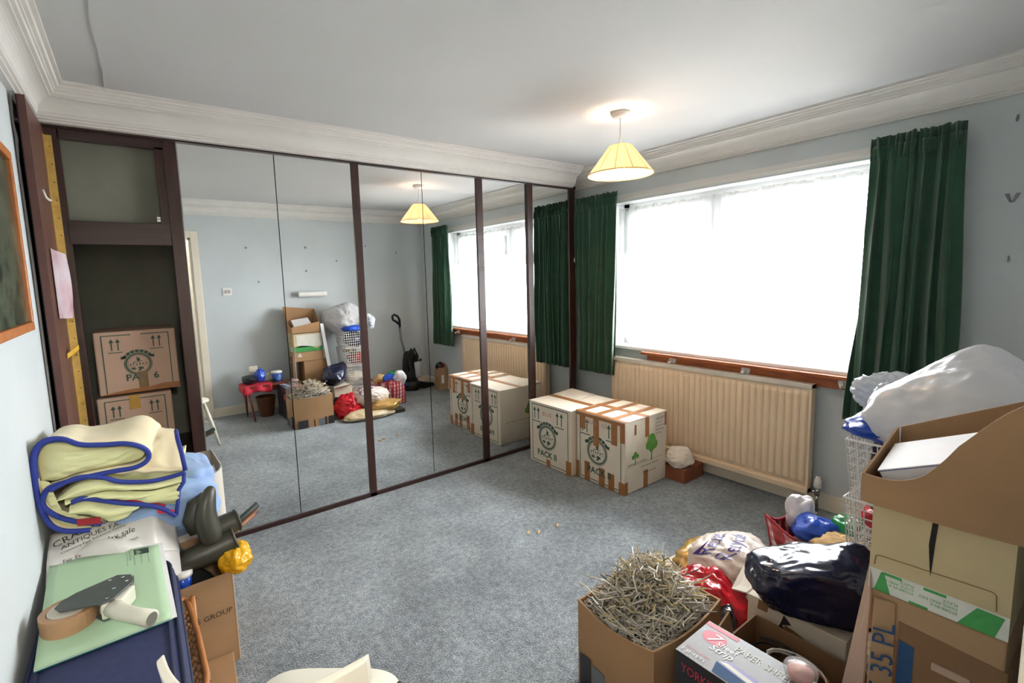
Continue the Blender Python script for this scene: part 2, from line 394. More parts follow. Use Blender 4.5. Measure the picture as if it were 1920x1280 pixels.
# cornice profile (distance from wall, height)
CP = [(0, 2.245), (.022, 2.245), (.022, 2.254), (.034, 2.256), (.034, 2.264), (.044, 2.267), (.044, 2.276)]
for k in range(9):
    a = k/8*math.pi/2; CP.append((.048+.052*(1-math.cos(a)), 2.282+.056*math.sin(a)))
CP += [(.100, 2.346), (.112, 2.347), (.114, 2.362), (.120, 2.363), (.121, 2.372), (.132, 2.374), (.136, 2.385), (.15, 2.387), (.15, 2.4), (0, 2.4)]
def cornice(name, p0, p1, ind, m0=0, m1=0):
    """run from p0 to p1 along the wall, ind = inward direction, m = mitre (-1 inner corner)"""
    p0 = Vector(p0); p1 = Vector(p1); ind = Vector(ind); t = (p1-p0).normalized(); vs = []
    for p, mm, sg in ((p0, m0, 1), (p1, m1, -1)):
        for d, z in CP: vs.append(p+ind*d+t*(sg*mm*d)+Vector((0, 0, z)))
    n = len(CP); fs = [(i, i+1, n+i+1, n+i) for i in range(n-1)] + [(n-1, 0, n, 2*n-1), tuple(range(n))[::-1], tuple(range(n, 2*n))]
    return struct(name, B().add(vs, fs), CORN)
cornice('trim_1', (0, -3.06, 0), (0, .60, 0), (-1, 0, 0), 1, 0)
cornice('trim_2', (XL, -.035, 0), (XL, YB, 0), (1, 0, 0), 1, 1)
cornice('trim_3', (0, YB, 0), (XL, YB, 0), (0, 1, 0), 1, 1)
cornice('trim_4', (XL, -.035, 0), (-.165, -.035, 0), (0, -1, 0), 1, 0)
struct('trim_5', B().box((-3.7, -.036, 2.245), (-.165, .02, 2.4)), CORN)
struct('trim_6', B().box((-.018, -2.46, 2.098), (0, -.04, 2.118)).box((-.012, -2.46, 2.118), (0, -.04, 2.135)).box((-.008, -2.46, 2.085), (0, -.04, 2.098)), CORN)
struct('baseboard_right', B().box((-.018, YB, 0), (0, .0, .085)).box((-.012, YB, .085), (0, 0, .1)), CREAM)
struct('baseboard_back', B().box((-2.72, YB, 0), (-.018, YB+.018, .085)).box((-2.72, YB, .085), (-.012, YB+.012, .1)), CREAM)
struct('baseboard_left', B().box((XL, YB, 0), (XL+.018, -.43, .085)).box((XL, YB, .085), (XL+.012, -.43, .1)), CREAM)
# doorway in the back wall: lining, architrave, leaf standing open into the hall
d1 = bpy.data.objects.new('door_1', None); d1.location = (-2.79, YB, 0); COL.objects.link(d1); d1['kind'] = 'structure'
make('lining', B().box((DX1-.02, YB-.15, 0), (DX1, YB, DZ)).box((DX0, YB-.15, 0), (DX0+.02, YB, DZ)).box((DX0, YB-.15, DZ-.02), (DX1, YB, DZ)), CREAM, d1)
make('architrave', B().box((DX1+.002, YB, 0), (DX1+.07, YB+.016, DZ+.07)).box((DX0, YB, DZ), (DX1+.002, YB+.016, DZ+.07)), CREAM, d1, bevel=.004)
make('door_leaf', B().box((DX1-.075, YB-.93, .01), (DX1-.03, YB-.16, DZ-.03)), WHITE, d1, bevel=.003)
make('door_handle', B().tube([(DX1-.075, YB-.87, 1.0), (DX1-.12, YB-.87, 1.0), (DX1-.12, YB-.77, 1.0)], .009, 8), CHROME, d1, smooth=True)

# window_1
w1 = bpy.data.objects.new('window_1', None); w1.location = (.17, -1.35, WZ0); COL.objects.link(w1); w1['kind'] = 'structure'
fx0, fx1 = .14, .21
make('frame', B().box((fx0, WY0, WZ0), (fx1, WY0+.06, WZ1)).box((fx0, WY1-.06, WZ0), (fx1, WY1, WZ1)).box((fx0, WY0, WZ1-.06), (fx1, WY1, WZ1)).box((fx0, WY0, WZ0), (fx1, WY1, WZ0+.07)), WHITE, w1, bevel=.004)
make('transom', B().box((fx0, WY0+.06, 1.62), (fx1, WY1-.06, 1.69)), WHITE, w1, bevel=.004)
make('mullion', B().box((fx0, -1.225, 1.69), (fx1, -1.155, WZ1-.06)), WHITE, w1, bevel=.004)
for y0, y1 in ((WY0+.06, -1.225), (-1.155, WY1-.06)):
    sz0, sz1 = 1.69, WZ1-.06; s = B(); xs0, xs1 = .125, .175
    s.box((xs0, y0, sz0), (xs1, y0+.05, sz1)).box((xs0, y1-.05, sz0), (xs1, y1, sz1)).box((xs0, y0+.05, sz0), (xs1, y1-.05, sz0+.05)).box((xs0, y0+.05, sz1-.05), (xs1, y1-.05, sz1))
    so = make('sash', s, WHITE, w1, bevel=.004)
    make('pane', B().box((.150, y0+.05, sz0+.05), (.156, y1-.05, sz1-.05)), GLS, so)
    ym = (y0+y1)/2
    make('handle', B().box((.112, ym-.02, 1.705), (.125, ym+.02, 1.725)).box((.1, ym-.1, 1.71), (.112, ym+.02, 1.722)), STEEL, so, bevel=.002)
make('pane', B().box((.170, WY0+.06, WZ0+.07), (.176, WY1-.06, 1.62)), GLS, w1)
struct('sill_window', B().box((-.035, WY0-.02, WZ0-.012), (.14, -.34, WZ0+.012)), SILLW, bevel=.004)
# unseen ground outside, coloured pale grey to keep green bounce off the room
struct('ground_outside', B().box((.3, -9, -.3), (9, 8, -.25)), GROUND)

# pine sill board with three hooks
pb = thing('pine_sill_board', 'orange pine board fixed under the window sill above the radiator', 'board', (-.03, -1.5, .775))
make('board', B().box((-.045, -2.33, .772), (0, -.735, .846)), PINE, pb, bevel=.004)
make('nosing', B().box((-.085, -2.33, .835), (0, -.70, .857)), PINE, pb, bevel=.005)
for (y, lb) in ((-.9715, 'white round plastic hook on the pine board, nearest the mirrors'), (-1.5252, 'white round plastic hook on the pine board, middle of three'), (-2.0899, 'white round plastic hook on the pine board, nearest the long curtain')):
    h = thing('round_hook', lb, 'hook', (-.05, y, .812), 'white hooks on the pine sill board')
    xf = Matrix.Translation((-.045, y, .815)) @ Matrix.Rotation(R(-90), 4, 'Y')
    make('base', B(xf).lathe([(0, 0), (.030, 0), (.031, .006), (.022, .014), (.008, .018), (0, .018)], (0, 0, 0), 20), WPLAS, h, smooth=True)
    make('peg', B().tube([(-.06, y, .815), (-.085, y, .805), (-.098, y, .795), (-.105, y, .805), (-.104, y, .816)], [.010, .009, .008, .007, .005], 8), WPLAS, h, smooth=True)

# ------------------------------------------------------------------ net curtain and green curtains
def netf(u, v):
    y = WY0+.005+(WY1-WY0-.01)*u; z = .885+(2.035-.885)*v
    x = .085+.010*math.sin(u*150)+.006*math.sin(u*67+1)+.004*noise.noise(Vector((u*20, v*2, 0)))
    if v > .97: x += .004*math.sin(u*400)
    return (x, y, z+.008*noise.noise(Vector((u*14, 0, v))) - (.006*math.sin(math.pi*u) if v > .9 else 0))
nc = tag(make('net_curtain', B().grid(netf, 420, 16), NET, smooth=True), 'sheer white net curtain hanging in the window recess', 'curtain')
make('curtain_wire', B().tube([(.085, WY0, 2.03), (.085, -1.35, 2.022), (.085, WY1, 2.03)], .004, 6), WPLAS, nc)
def curtain(name, label, y0, y1, yb0, yb1, z0, z1, n, seed, xo):
    def fn(u, v):
        z = z0+(z1-z0)*v; k = min(1, (1-v)*1.15+.25)
        y = (yb0+(yb1-yb0)*u)*(1-v)+(y0+(y1-y0)*u)*v
        ph = u*n*2*math.pi+2.6*noise.noise(Vector((u*4.3, v*.9, seed)))*2
        x = xo-.036*k*math.sin(ph)-.010*math.sin(2.3*ph+seed)*k-.012*noise.noise(Vector((u*8, v*3, seed+5)))
        y += .012*k*math.sin(2*ph+.6)
        if v > .93:
            q = (v-.93)/.07; x += (.010*math.sin(u*n*9)+.006*math.sin(u*n*17+2))*min(1, q*2)
            z += .010*noise.noise(Vector((u*30, seed, 1)))*q
        if v < .03: z += .006*math.sin(ph)
        return (x, y, z)
    c = tag(make(name, B().grid(fn, 260, 50), GREEN, smooth=True, solid=.004), label, 'curtain', 'green curtains at the window')
    def hd(u, v):
        p = fn(u, .925+.045*v); return (p[0]-.004-.006*abs(math.sin(u*n*11)), p[1], p[2])
    make('gathered_heading', B().grid(hd, 260, 4), GREEN, c, smooth=True, solid=.003)
    return c
curtain('curtain', 'short green velvet curtain beside the mirrors and left end of window', -.505, -.05, -.47, -.045, .632, 2.148, 7, 3, -.13)
curtain('curtain', 'long green velvet curtain hanging above the piled boxes, away from the mirrors', -2.545, -2.172, -2.57, -2.13, .625, 2.152, 6, 8, -.125)
# small white cord cleat beside the wardrobe end
tag(make('cord_cleat', B().box((-.127, -.024, 1.60), (-.110, -.0125, 1.64)), WPLAS, bevel=.004), 'tiny white cleat on the dark end post beside the short curtain', 'cleat')

# ------------------------------------------------------------------ radiator
ra = thing('radiator', 'long cream ribbed panel radiator under the window', 'radiator', (-.06, -1.18, .1))
RY0, RY1, RZ0, RZ1 = -1.945, -.42, .10, .79
n = 34; prof = []
for k in range(n):
    y = RY0+.02+(RY1-RY0-.04)*k/n; p = (RY1-RY0-.04)/n
    prof += [(-.088, y), (-.096, y+p*.14), (-.100, y+p*.3), (-.100, y+p*.7), (-.096, y+p*.86)]
prof.append((-.088, RY1-.02))
vs = [(x, y, z) for z in (RZ0+.045, RZ0+.075, RZ1-.075, RZ1-.04) for x, y in prof]
m_ = len(prof)
for j in (0, 3):
    for i in range(m_): vs[j*m_+i] = (-.086, vs[j*m_+i][1], vs[j*m_+i][2])
make('front_panel', B().add(vs, [(j*m_+i, j*m_+i+1, (j+1)*m_+i+1, (j+1)*m_+i) for j in range(3) for i in range(m_-1)]), RADM, ra)
make('casing', B().box((-.086, RY0+.004, RZ0+.005), (-.045, RY1-.004, RZ1-.01)).box((-.098, RY0, RZ0), (-.04, RY0+.006, RZ1)).box((-.098, RY1-.006, RZ0), (-.04, RY1, RZ1)), RADM, ra, bevel=.002)
make('bottom_rail', B().box((-.104, RY0, RZ0), (-.04, RY1, RZ0+.036)), RADM, ra, bevel=.004)
make('top_rail', B().box((-.104, RY0, RZ1-.03), (-.04, RY1, RZ1)), mat('radiator_top_grey', '#d0cbc0', .4), ra, bevel=.004, label='greyish top rail')
make('valve', B().tube([(-.07, -1.99, 0.0), (-.07, -1.99, .13)], .009, 8).tube([(-.07, -1.99, .12), (-.07, -1.945, .12)], .009, 8).lathe([(.014, 0), (.017, .03), (.012, .05)], (-.07, -1.99, .10), 12), CHROME, ra, smooth=True)
make('valve_knob', B().lathe([(.018, 0), (.022, .01), (.021, .05), (.014, .055), (.013, .07), (0, .072)], (-.07, -1.99, .15), 14), WPLAS, ra, smooth=True)

# ------------------------------------------------------------------ fitted mirror wardrobe
wd = thing('wardrobe', 'fitted dark wood wardrobe with six tall mirror doors along the wall', 'wardrobe', (-1.85, .3, 0))
Z0, Z1 = .028, 2.236
for xa, xb in ((-3.071, -2.599), (-2.594, -2.137), (-2.088, -1.631), (-1.626, -1.17), (-1.111, -.668), (-.61, -.177)):
    make('mirror_door', B().box((xa, -.002, Z0), (xb, .016, Z1)), MIR, wd)
for xa, xb, y in ((-2.137, -2.088, -.012), (-1.17, -1.111, -.012), (-.668, -.61, -.02), (-.177, -.105, -.012)):
    make('post', B().box((xa, y, 0), (xb, .035, 2.26)), DWOOD, wd, bevel=.002)
make('edge_strip', B().box((-3.076, -.006, Z0), (-3.071, .016, Z1)), CHROME, wd)
make('plinth', B().box((-3.13, -.012, 0), (-.105, .02, .028)), DWOODX, wd, bevel=.002)
make('top_rail', B().box((-3.60, -.022, 2.236), (-.105, .02, 2.262)), DWOODX, wd)
make('backing_board', B().box((-3.07, .02, .03), (-.105, .035, 2.25)), DWOODX, wd)
# open bay
make('stile', B().box((-3.135, -.006, 0), (-3.077, .03, 2.24)), DWOOD, wd, bevel=.002)
make('partition', B().box((-3.10, .03, 0), (-3.077, .58, 2.26)), DWOOD, wd)
make('stile', B().box((-3.60, .0, 0), (-3.538, .03, 2.24)), DWOOD, wd, bevel=.002)
make('upper_stile', B().box((-3.172, .0, 1.80), (-3.135, .03, 2.20)), DWOOD, wd)
make('upper_rail', B().box((-3.545, .0, 2.19), (-3.135, .03, 2.24)), DWOODX, wd)
make('middle_rail', B().box((-3.545, -.004, 1.70), (-3.135, .03, 1.812)), DWOODX, wd, bevel=.002)
make('cheek', B().box((-3.62, .03, 0), (-3.60, .58, 2.26)), DWOOD, wd)
make('back_panel', B().box((-3.60, .50, 0), (-3.10, .51, 2.26)), OLIVE, wd)
make('upper_panel', B().box((-3.545, .05, 1.79), (-3.15, .056, 2.21)), OLIVE, wd)
make('shelf', B().box((-3.60, .035, .535), (-3.10, .5, .555)), DWOODX, wd)
make('catch', B().box((-3.19, -.004, 1.822), (-3.175, .0, 1.834)).box((-3.19, -.004, 1.838), (-3.175, .0, 1.846)), WPLAS, wd)
# the open door, swung into the room beside the left wall
dr = make('door', B().box((-3.612, -.462, .03), (-3.592, .0, 2.235)), DOORW, wd, bevel=.002)
make('hinge', B().box((-3.592, -.004, .05), (-3.564, -.0005, 2.2)).box((-3.592, -.03, .05), (-3.5895, -.004, 2.2)), BRASS, dr, label='brass piano hinge')
sb = B()
for k in range(26):
    sb.disc((-3.574, -.0046, .1+k*.082), .003, 8, None, (1, 0, 0), (0, 0, 1))
make('screws', sb, mat('screw_dark', '#5c4a2a', .5), dr, kind='stuff')
make('door_edge', B().box((-3.614, -.466, .03), (-3.590, -.462, 2.235)), mat('door_lipping', '#57332c', .5), dr)
make('hook', B().tube([(-3.59, -.30, 1.905), (-3.582, -.30, 1.873), (-3.575, -.285, 1.865), (-3.572, -.262, 1.868)], .005, 6), WPLAS, dr, smooth=True)
make('outer_mirror', B().box((-3.618, -.46, .03), (-3.612, .0, 2.235)), BLACK, dr)  # mirror side in near-black, shade of the wall gap put into its colour
tag(make('photo_print', B().grid(lambda u, v: (-3.587+.026*u*u+.010*math.sin(v*3)*u, -.325+.22*u, 1.362+.30*v-.012*u), 10, 10),
         picture_mat('pink_photo', ['#e4d6dc', '#b98a90', '#d9bcc2'], 7), smooth=True), 'curled pinkish photo print stuck inside the open wardrobe door', 'photo')
tag(make('tape_tab', B().grid(lambda u, v: (-3.588+.034*u, -.225+.105*u, 1.176+.022*v+.028*u), 4, 2), mat('yellow_tape', '#d9a93c', .5), solid=.003),
    'yellow tape tab sticking out from the inside of the open wardrobe door', 'tape')

# ------------------------------------------------------------------ cardboard boxes with print
def arrows(b, cx, cy, s):
    for dx in (-.5, .5):
        x = cx+dx*s*.9
        b.poly([(x-.09*s, cy, 0), (x+.09*s, cy, 0), (x+.09*s, cy+1.5*s, 0), (x-.09*s, cy+1.5*s, 0)])
        b.poly([(x-.36*s, cy+1.42*s, 0), (x+.36*s, cy+1.42*s, 0), (x, cy+2.05*s, 0)])
    b.poly([(cx-1.0*s, cy-.42*s, 0), (cx+1.0*s, cy-.42*s, 0), (cx+1.0*s, cy-.28*s, 0), (cx-1.0*s, cy-.28*s, 0)])
def emblem(b, cx, cy, s):
    b.disc((cx, cy, 0), s, 40, s*.96); b.disc((cx, cy, 0), s*.92, 40, s*.80); b.disc((cx, cy, 0), s*.74, 40, s*.715)
    def P(l): b.poly([(cx+x*s, cy+y*s, 0) for x, y in l])
    for k in range(7):                       # ribbon over the top
        a0 = R(150-k*17.2); a1 = R(150-(k+1)*17.2+3)
        P([(1.02*math.cos(a0), 1.02*math.sin(a0)), (1.02*math.cos(a1), 1.02*math.sin(a1)), (1.24*math.cos(a1), 1.24*math.sin(a1)), (1.24*math.cos(a0), 1.24*math.sin(a0))])
    P([(-1.15, .45), (-.85, .55), (-.95, .75), (-1.2, .7)]); P([(1.15, .45), (1.2, .7), (.95, .75), (.85, .55)])
    rng = random.Random(4)
    def lump(x, y, rx, ry, n=11, j=.35):
        P([(x+rx*math.cos(2*math.pi*k/n)*(1-j*rng.random()), y+ry*math.sin(2*math.pi*k/n)*(1-j*rng.random())) for k in range(n)])
    lump(.02, .36, .15, .22, 13, .5); lump(-.05, .56, .07, .07); P([(-.34, .14), (.30, .20), (.32, .25), (-.34, .20)])
    for k in range(6): lump(-.56+.22*k, -.02+.03*(k % 2), .075, .10 if k != 1 else .14, 8, .5)
    P([(-.66, -.17), (.66, -.13), (.66, -.16), (-.66, -.20)])
    lump(.14, -.38, .30, .18, 15, .55); lump(.05, -.55, .16, .09, 9, .4); lump(-.38, -.36, .2, .10, 11, .5); P([(-.55, -.46), (-.3, -.5), (-.1, -.44), (-.3, -.42)])
def band(b, x0, y0, x1, y1, t):
    b.poly([(x0, y0, 0), (x1, y0, 0), (x1, y0+t, 0), (x0, y0+t, 0)]); b.poly([(x0, y1-t, 0), (x1, y1-t, 0), (x1, y1, 0), (x0, y1, 0)])
    b.poly([(x0, y0+t, 0), (x0+t, y0+t, 0), (x0+t, y1-t, 0), (x0, y1-t, 0)]); b.poly([(x1-t, y0+t, 0), (x1, y0+t, 0), (x1, y1-t, 0), (x1-t, y1-t, 0)])
def strip(b, x0, y0, x1, y1): b.poly([(x0, y0, 0), (x1, y0, 0), (x1, y1, 0), (x0, y1, 0)])
def tapes(xf, rects, m, parent, d=.0014):
    for r in rects:
        q = B(up(xf, d)); strip(q, *r); make('tape', q, m, parent)
def up(xf, d): return xf @ Matrix.Translation((0, 0, d))

def removal_box(label, x0, x1, y0, y1, z1, grp):
    t = thing('removal_box', label, 'cardboard box', ((x0+x1)/2, (y0+y1)/2, 0), grp)
    make('body', B().box((x0, y0, .002), (x1, y1, z1-.006)), CARDW, t, bevel=.008)
    w_ = y1-y0; fl = frame((x0, y1, 0), (0, -1, 0), (0, 0, 1))
    pb_ = B(up(fl, .0009)); band(pb_, .035, .022, w_-.03, z1-.018, .006)
    arrows(pb_, w_*.19, z1*.72, .048*z1/.5*1.0); arrows(pb_, w_*.74, z1*.72, .048*z1/.5)
    emblem(pb_, w_*.45, z1*.47, w_*.215)
    make('green_print', pb_, INKG, t)
    return t, fl, w_
grp = 'removal boxes under the window'
X0, X1 = -.80, -.335
t, fl, w_ = removal_box('closed pale removal box against the mirrors, with lightly taped top', X0-.045, X1-.02, -.665, -.20, .50, grp)
text('PACK II', .066, up(fl @ Matrix.Translation((w_*.2, .075, 0)), .0004), INKG, t, bold=.025)
text('BLUE', .045, up(fl @ Matrix.Translation((w_*.34, .405, 0)), .0004), INKR, t, name='handwriting')
# top flaps
make('flap', B().hexa([(X0-.047, -.667, .494), (-.60, -.667, .494), (-.60, -.198, .494), (X0-.047, -.198, .494), (X0-.047, -.667, .499), (-.60, -.667, .499), (-.60, -.198, .499), (X0-.047, -.198, .499)]), CARDW, t)
make('flap', B().hexa([(-.594, -.667, .494), (X1-.018, -.667, .496), (X1-.018, -.47, .496), (-.594, -.47, .494), (-.594, -.667, .499), (X1-.018, -.667, .502), (X1-.018, -.47, .502), (-.594, -.47, .499)]), CARDW, t)
make('flap', B().hexa([(-.594, -.464, .494), (X1-.018, -.464, .50), (X1-.018, -.198, .508), (-.594, -.198, .494), (-.594, -.464, .499), (X1-.018, -.464, .505), (X1-.018, -.198, .513), (-.594, -.198, .499)]), CARDW, t)
make('tape', B().box((-.635, -.667, .4992), (-.585, -.198, .5015)), TAPE, t)
tapes(fl, ((w_*.42, .0, w_*.52, .06), (w_-.055, .0, w_, .11)), TAPE, t)
# print on the face towards the mirrors
fm = frame((X1-.02, -.20, 0), (-1, 0, 0), (0, 0, 1)); gb = B(up(fm, .001))
for k, (cx, cy, r_) in enumerate(((.14, .30, .045), (.105, .275, .03), (.175, .27, .03))): gb.disc((cx, cy, .0001*k), r_, 14)
strip(gb, .133, .2, .147, .27); strip(gb, .03, .195, .43, .199); make('tree_print', gb, INKGR, t)
t, fl, w_ = removal_box('closed removal box furthest from the mirrors, covered in brown tape strips', X0, X1, -1.115, -.675, .505, grp)
text('PACK II', .066, up(fl @ Matrix.Translation((w_*.24, .075, 0)), .0004), INKG, t, bold=.025)
make('flap', B().box((X0-.002, -1.117, .499), (-.565, -.673, .5055)), CARDW, t); make('flap', B().box((-.558, -1.117, .499), (X1+.002, -.673, .5055)), CARDW, t)
tapes(fl, [(x, y0, x+.052, y1) for x, y0, y1 in ((.04, .38, .475), (.165, .28, .475), (.325, .33, .475), (.08, .0, .145), (.215, .0, .135), (.30, .0, .12))]
      + [(0, .475, w_, .505), (0, .0, .03, .13), (w_-.05, .0, w_, .085), (w_-.04, .36, w_, .475)], TAPE, t)
for a_, b_ in [((-.588, -1.117, .5057), (-.538, -.673, .507)), ((X0-.001, -1.117, .5058), (X0+.03, -.673, .5085))] + [((X0, y, .5071), (X1, y+.045, .508)) for y in (-1.03, -.88, -.73)]:
    make('tape', B().box(a_, b_), TAPE, t)
fr_ = frame((X0, -1.115, 0), (1, 0, 0), (0, 0, 1)); gb = B(up(fr_, .001))
for k, (cx, cy, r_) in enumerate(((.29, .325, .048), (.255, .295, .032), (.325, .29, .034), (.29, .27, .03))): gb.disc((cx, cy, .0001*k), r_, 14)
strip(gb, .283, .18, .297, .28); make('tree_print', gb, INKGR, t)
gb = B(up(fr_, .001))
for k, (cx, cy, r_) in enumerate(((.11, .265, .018), (.088, .248, .016), (.132, .248, .016))): gb.disc((cx, cy, .0001*k), r_, 14)
strip(gb, .105, .19, .115, .26); make('small_tree_print', gb, INKGR, t)
kb = B(up(fr_, .001)); strip(kb, .02, .188, .45, .1895); make('rule_print', kb, INKK, t)
text('PACKING FOR A GREENER', .017, up(fr_ @ Matrix.Translation((.03, .195, 0)), .0004), INKK, t)
text('environmental removals', .02, up(fr_ @ Matrix.Translation((.17, .155, 0)), .0004), INKK, t, shear=.2)
text('Tel. for removals', .02, up(fr_ @ Matrix.Translation((.2, .105, 0)), .0004), INKK, t)
for k, s_ in enumerate(('THIS CARTON', 'is suited', 'for the move', 'please keep', 'this way')): text(s_, .02, up(fr_ @ Matrix.Translation((.335, .46-k*.026, 0)), .0004), INKB, t)
tapes(fr_, ((.1, .40, .12, .47), (.215, .36, .26, .505), (.20, 0, .25, .125), (.44, .4, .465, .505), (0, 0, .03, .09)), TAPE, t)
# print on the left-hand face, red biro
text('FRAG', .04, up(fl @ Matrix.Translation((.10, .43, 0)), .0004), INKR, t, name='handwriting')
text('ILE', .04, up(fl @ Matrix.Translation((.24, .43, 0)), .0004), INKR, t, name='handwriting')

def pack6(label, x0, x1, y0, y1, z0, z1, full):
    t = thing('removal_box', label, 'cardboard box', ((x0+x1)/2, (y0+y1)/2, z0), 'boxes stacked inside the wardrobe')
    make('body', B().box((x0, y0, z0), (x1, y1, z1)), CARDP, t, bevel=.006)
    f = frame((x0, y0, z0), (1, 0, 0), (0, 0, 1)); W, Hh = x1-x0, z1-z0; pb_ = B(up(f, .0009))
    t_ = .0045; strip(pb_, .03, Hh-.022, W*.44, Hh-.022+t_); strip(pb_, W*.56, Hh-.022, W-.03, Hh-.022+t_)
    strip(pb_, .03, 0, .03+t_, Hh-.022); strip(pb_, W-.03-t_, .02, W-.03, Hh-.022)
    arrows(pb_, W*.24, Hh*.70, .03); arrows(pb_, W*.75, Hh*.72, .03)
    if full: emblem(pb_, W*.5, Hh*.46, .062)
    make('green_print', pb_, INKG, t)
    if full:
        text('PA', .05, up(f @ Matrix.Translation((W*.33, .065, 0)), .0004), INKG, t, bold=.02); text('6', .05, up(f @ Matrix.Translation((W*.67, .065, 0)), .0004), INKG, t, bold=.02)
        tb = B(up(f, .0014)); strip(tb, W*.48, .0, W*.6, .11); make('tape', tb, TAPED, t)
        tb = B(up(f, .0016)); tb.poly([(.0, .0, 0), (W, .0, 0), (W, .03, 0), (W*.8, .034, 0), (W*.62, .022, 0), (W*.4, .02, 0), (.06, .012, 0)]); make('torn_tape', tb, TAPE, t)
    else:
        tb = B(up(f, .0014)); strip(tb, W*.42, Hh-.075, W*.56, Hh); make('tape', tb, mat('yellow_tape2', '#b98f35', .5), t)
    return t
pack6('pinkish cardboard box on top inside the open wardrobe, above another box', -3.513, -3.16, .10, .42, .927, 1.258, True)
pack6('lower pinkish cardboard box inside the open wardrobe, under another box', -3.53, -3.205, .10, .42, .556, .912, False)

# ------------------------------------------------------------------ pendant lamp
pl_ = thing('pendant_lamp', 'lit pendant lamp with a cream cone shade hanging from the ceiling', 'lamp', (-.997, -1.23, 2.05))
make('ceiling_rose', B().lathe([(.052, 0), (.052, -.01), (.045, -.026), (.02, -.03), (0, -.03)], (-.997, -1.23, 2.4), 28), WPLAS, pl_, smooth=True)
make('flex', B().tube([(-.997, -1.23, 2.37), (-.997, -1.23, 2.21)], .0035, 8), WPLAS, pl_)
make('glow_baffle', B().disc((-.997, -1.23, 2.206), .040, 24, .021), WPLAS, pl_)  # added ring, blocks part of the bulb's glow on the ceiling
make('lampholder', B().lathe([(.012, .05), (.02, .04), (.021, .0), (.018, -.03)], (-.997, -1.23, 2.175), 16), WPLAS, pl_, smooth=True)
make('shade', B().lathe([(.184, 0), (.184, .004), (.066, .158), (.06, .162)], (-.997, -1.23, 2.054), 56, cap=False), SHADE, pl_, smooth=True, solid=.002)
sp = B()
for k in range(12):
    a = 2*math.pi*k/12; sp.tube([(-.997+.185*math.cos(a), -1.23+.185*math.sin(a), 2.057), (-.997+.066*math.cos(a), -1.23+.066*math.sin(a), 2.213)], .0016, 5)
make('seam', sp, mat('shade_trim', '#d8b878', .8), pl_)
make('rim_trim', B().tube([(-.997+.185*math.cos(2*math.pi*k/48), -1.23+.185*math.sin(2*math.pi*k/48), 2.055) for k in range(48)], .003, 6, closed=True), _M['shade_trim'], pl_)
make('bulb', B().lathe([(0, -.058), (.018, -.052), (.029, -.03), (.028, -.01), (.016, .02), (.013, .035)], (-.997, -1.23, 2.125), 20), emis_mat('bulb_glow', (1, .8, .5, 1), 20), pl_, smooth=True)

# ------------------------------------------------------------------ picture on the left wall
pf = thing('framed_picture', 'framed dark woodland picture on the left wall', 'picture', (XL+.015, -1.05, 1.345))
py0, py1, pz0, pz1 = -1.36, -.735, 1.345, 1.96
fb = B()
for a, c in (((py0, pz0), (py1, pz0+.03)), ((py0, pz1-.03), (py1, pz1)), ((py0, pz0+.03), (py0+.03, pz1-.03)), ((py1-.03, pz0+.03), (py1, pz1-.03))):
    fb.box((XL+.002, a[0], a[1]), (XL+.024, c[0], c[1]))
make('frame', fb, ORWOOD, pf, bevel=.004)
make('print', B().box((XL+.002, py0+.03, pz0+.03), (XL+.012, py1-.03, pz1-.03)), picture_mat('woodland_print', ['#20281f', '#3a4433', '#565f4c', '#2c3529'], 7), pf)

# ================================================================== RIGHT-HAND PILE
def carton(t, x0, x1, y0, y1, z0, hs, m, th=.006, inner=None, name='body'):
    """open-topped carton: hs = rim height at corners (x0y0, x1y0, x1y1, x0y1); each wall leans nowhere; one mesh"""
    b = B(); c = [(x0, y0), (x1, y0), (x1, y1), (x0, y1)]; N = 12
    ci = [(x0+th, y0+th), (x1-th, y0+th), (x1-th, y1-th), (x0+th, y1-th)]
    for k in range(4):
        a, d = c[k], c[(k+1) % 4]; ai, di = ci[k], ci[(k+1) % 4]; ha, hd = hs[k], hs[(k+1) % 4]
        b.hexa([(a[0], a[1], z0), (d[0], d[1], z0), (di[0], di[1], z0), (ai[0], ai[1], z0),
                (a[0], a[1], ha), (d[0], d[1], hd), (di[0], di[1], hd), (ai[0], ai[1], ha)])
    b.box((x0+th, y0+th, z0), (x1-th, y1-th, z0+.006))
    return make(name, b, m, t)

# --- box of bent wire hooks
t = thing('wire_box', 'open brown carton heaped with bent metal wires, nearest on the carpet', 'cardboard box', (-1.93, -2.115, 0))
bx0, bx1, by0, by1 = -2.13, -1.735, -2.275, -1.955
b = B(); th = .007
def wall(p, q, hf, n=14):
    """curved-rim wall p->q, hf(u) height"""
    nx, ny = q[1]-p[1], -(q[0]-p[0]); L = math.hypot(nx, ny); nx, ny = -nx/L*th, -ny/L*th
    vs = []
    for i in range(n+1):
        u = i/n; x = p[0]+(q[0]-p[0])*u; y = p[1]+(q[1]-p[1])*u; bow = .012*math.sin(math.pi*u)
        for k, (dx, dy) in enumerate(((-bow*nx/th, -bow*ny/th), (nx-bow*nx/th, ny-bow*ny/th))):
            vs += [(x+dx, y+dy, 0), (x+dx, y+dy, hf(u))]
    fs = []
    for i in range(n):
        o = i*4; e = o+4; fs += [(o, o+1, e+1, e), (o+2, e+2, e+3, o+3), (o+1, o+3, e+3, e+1)]
    return vs, fs
for p, q, d in (((bx0, by0), (bx1, by0), .012), ((bx1, by0), (bx1, by1), .008), ((bx1, by1), (bx0, by1), .012), ((bx0, by1), (bx0, by0), .02)):
    vs, fs = wall(p, q, lambda u, d=d: .318-d*math.sin(math.pi*u)); b.add(vs, fs)
b.box((bx0, by0, .0), (bx1, by1, .008))
make('body', b, CARD, t)
fl = frame((bx0, by1, 0), (0, -1, 0), (0, 0, 1)); W = by1-by0
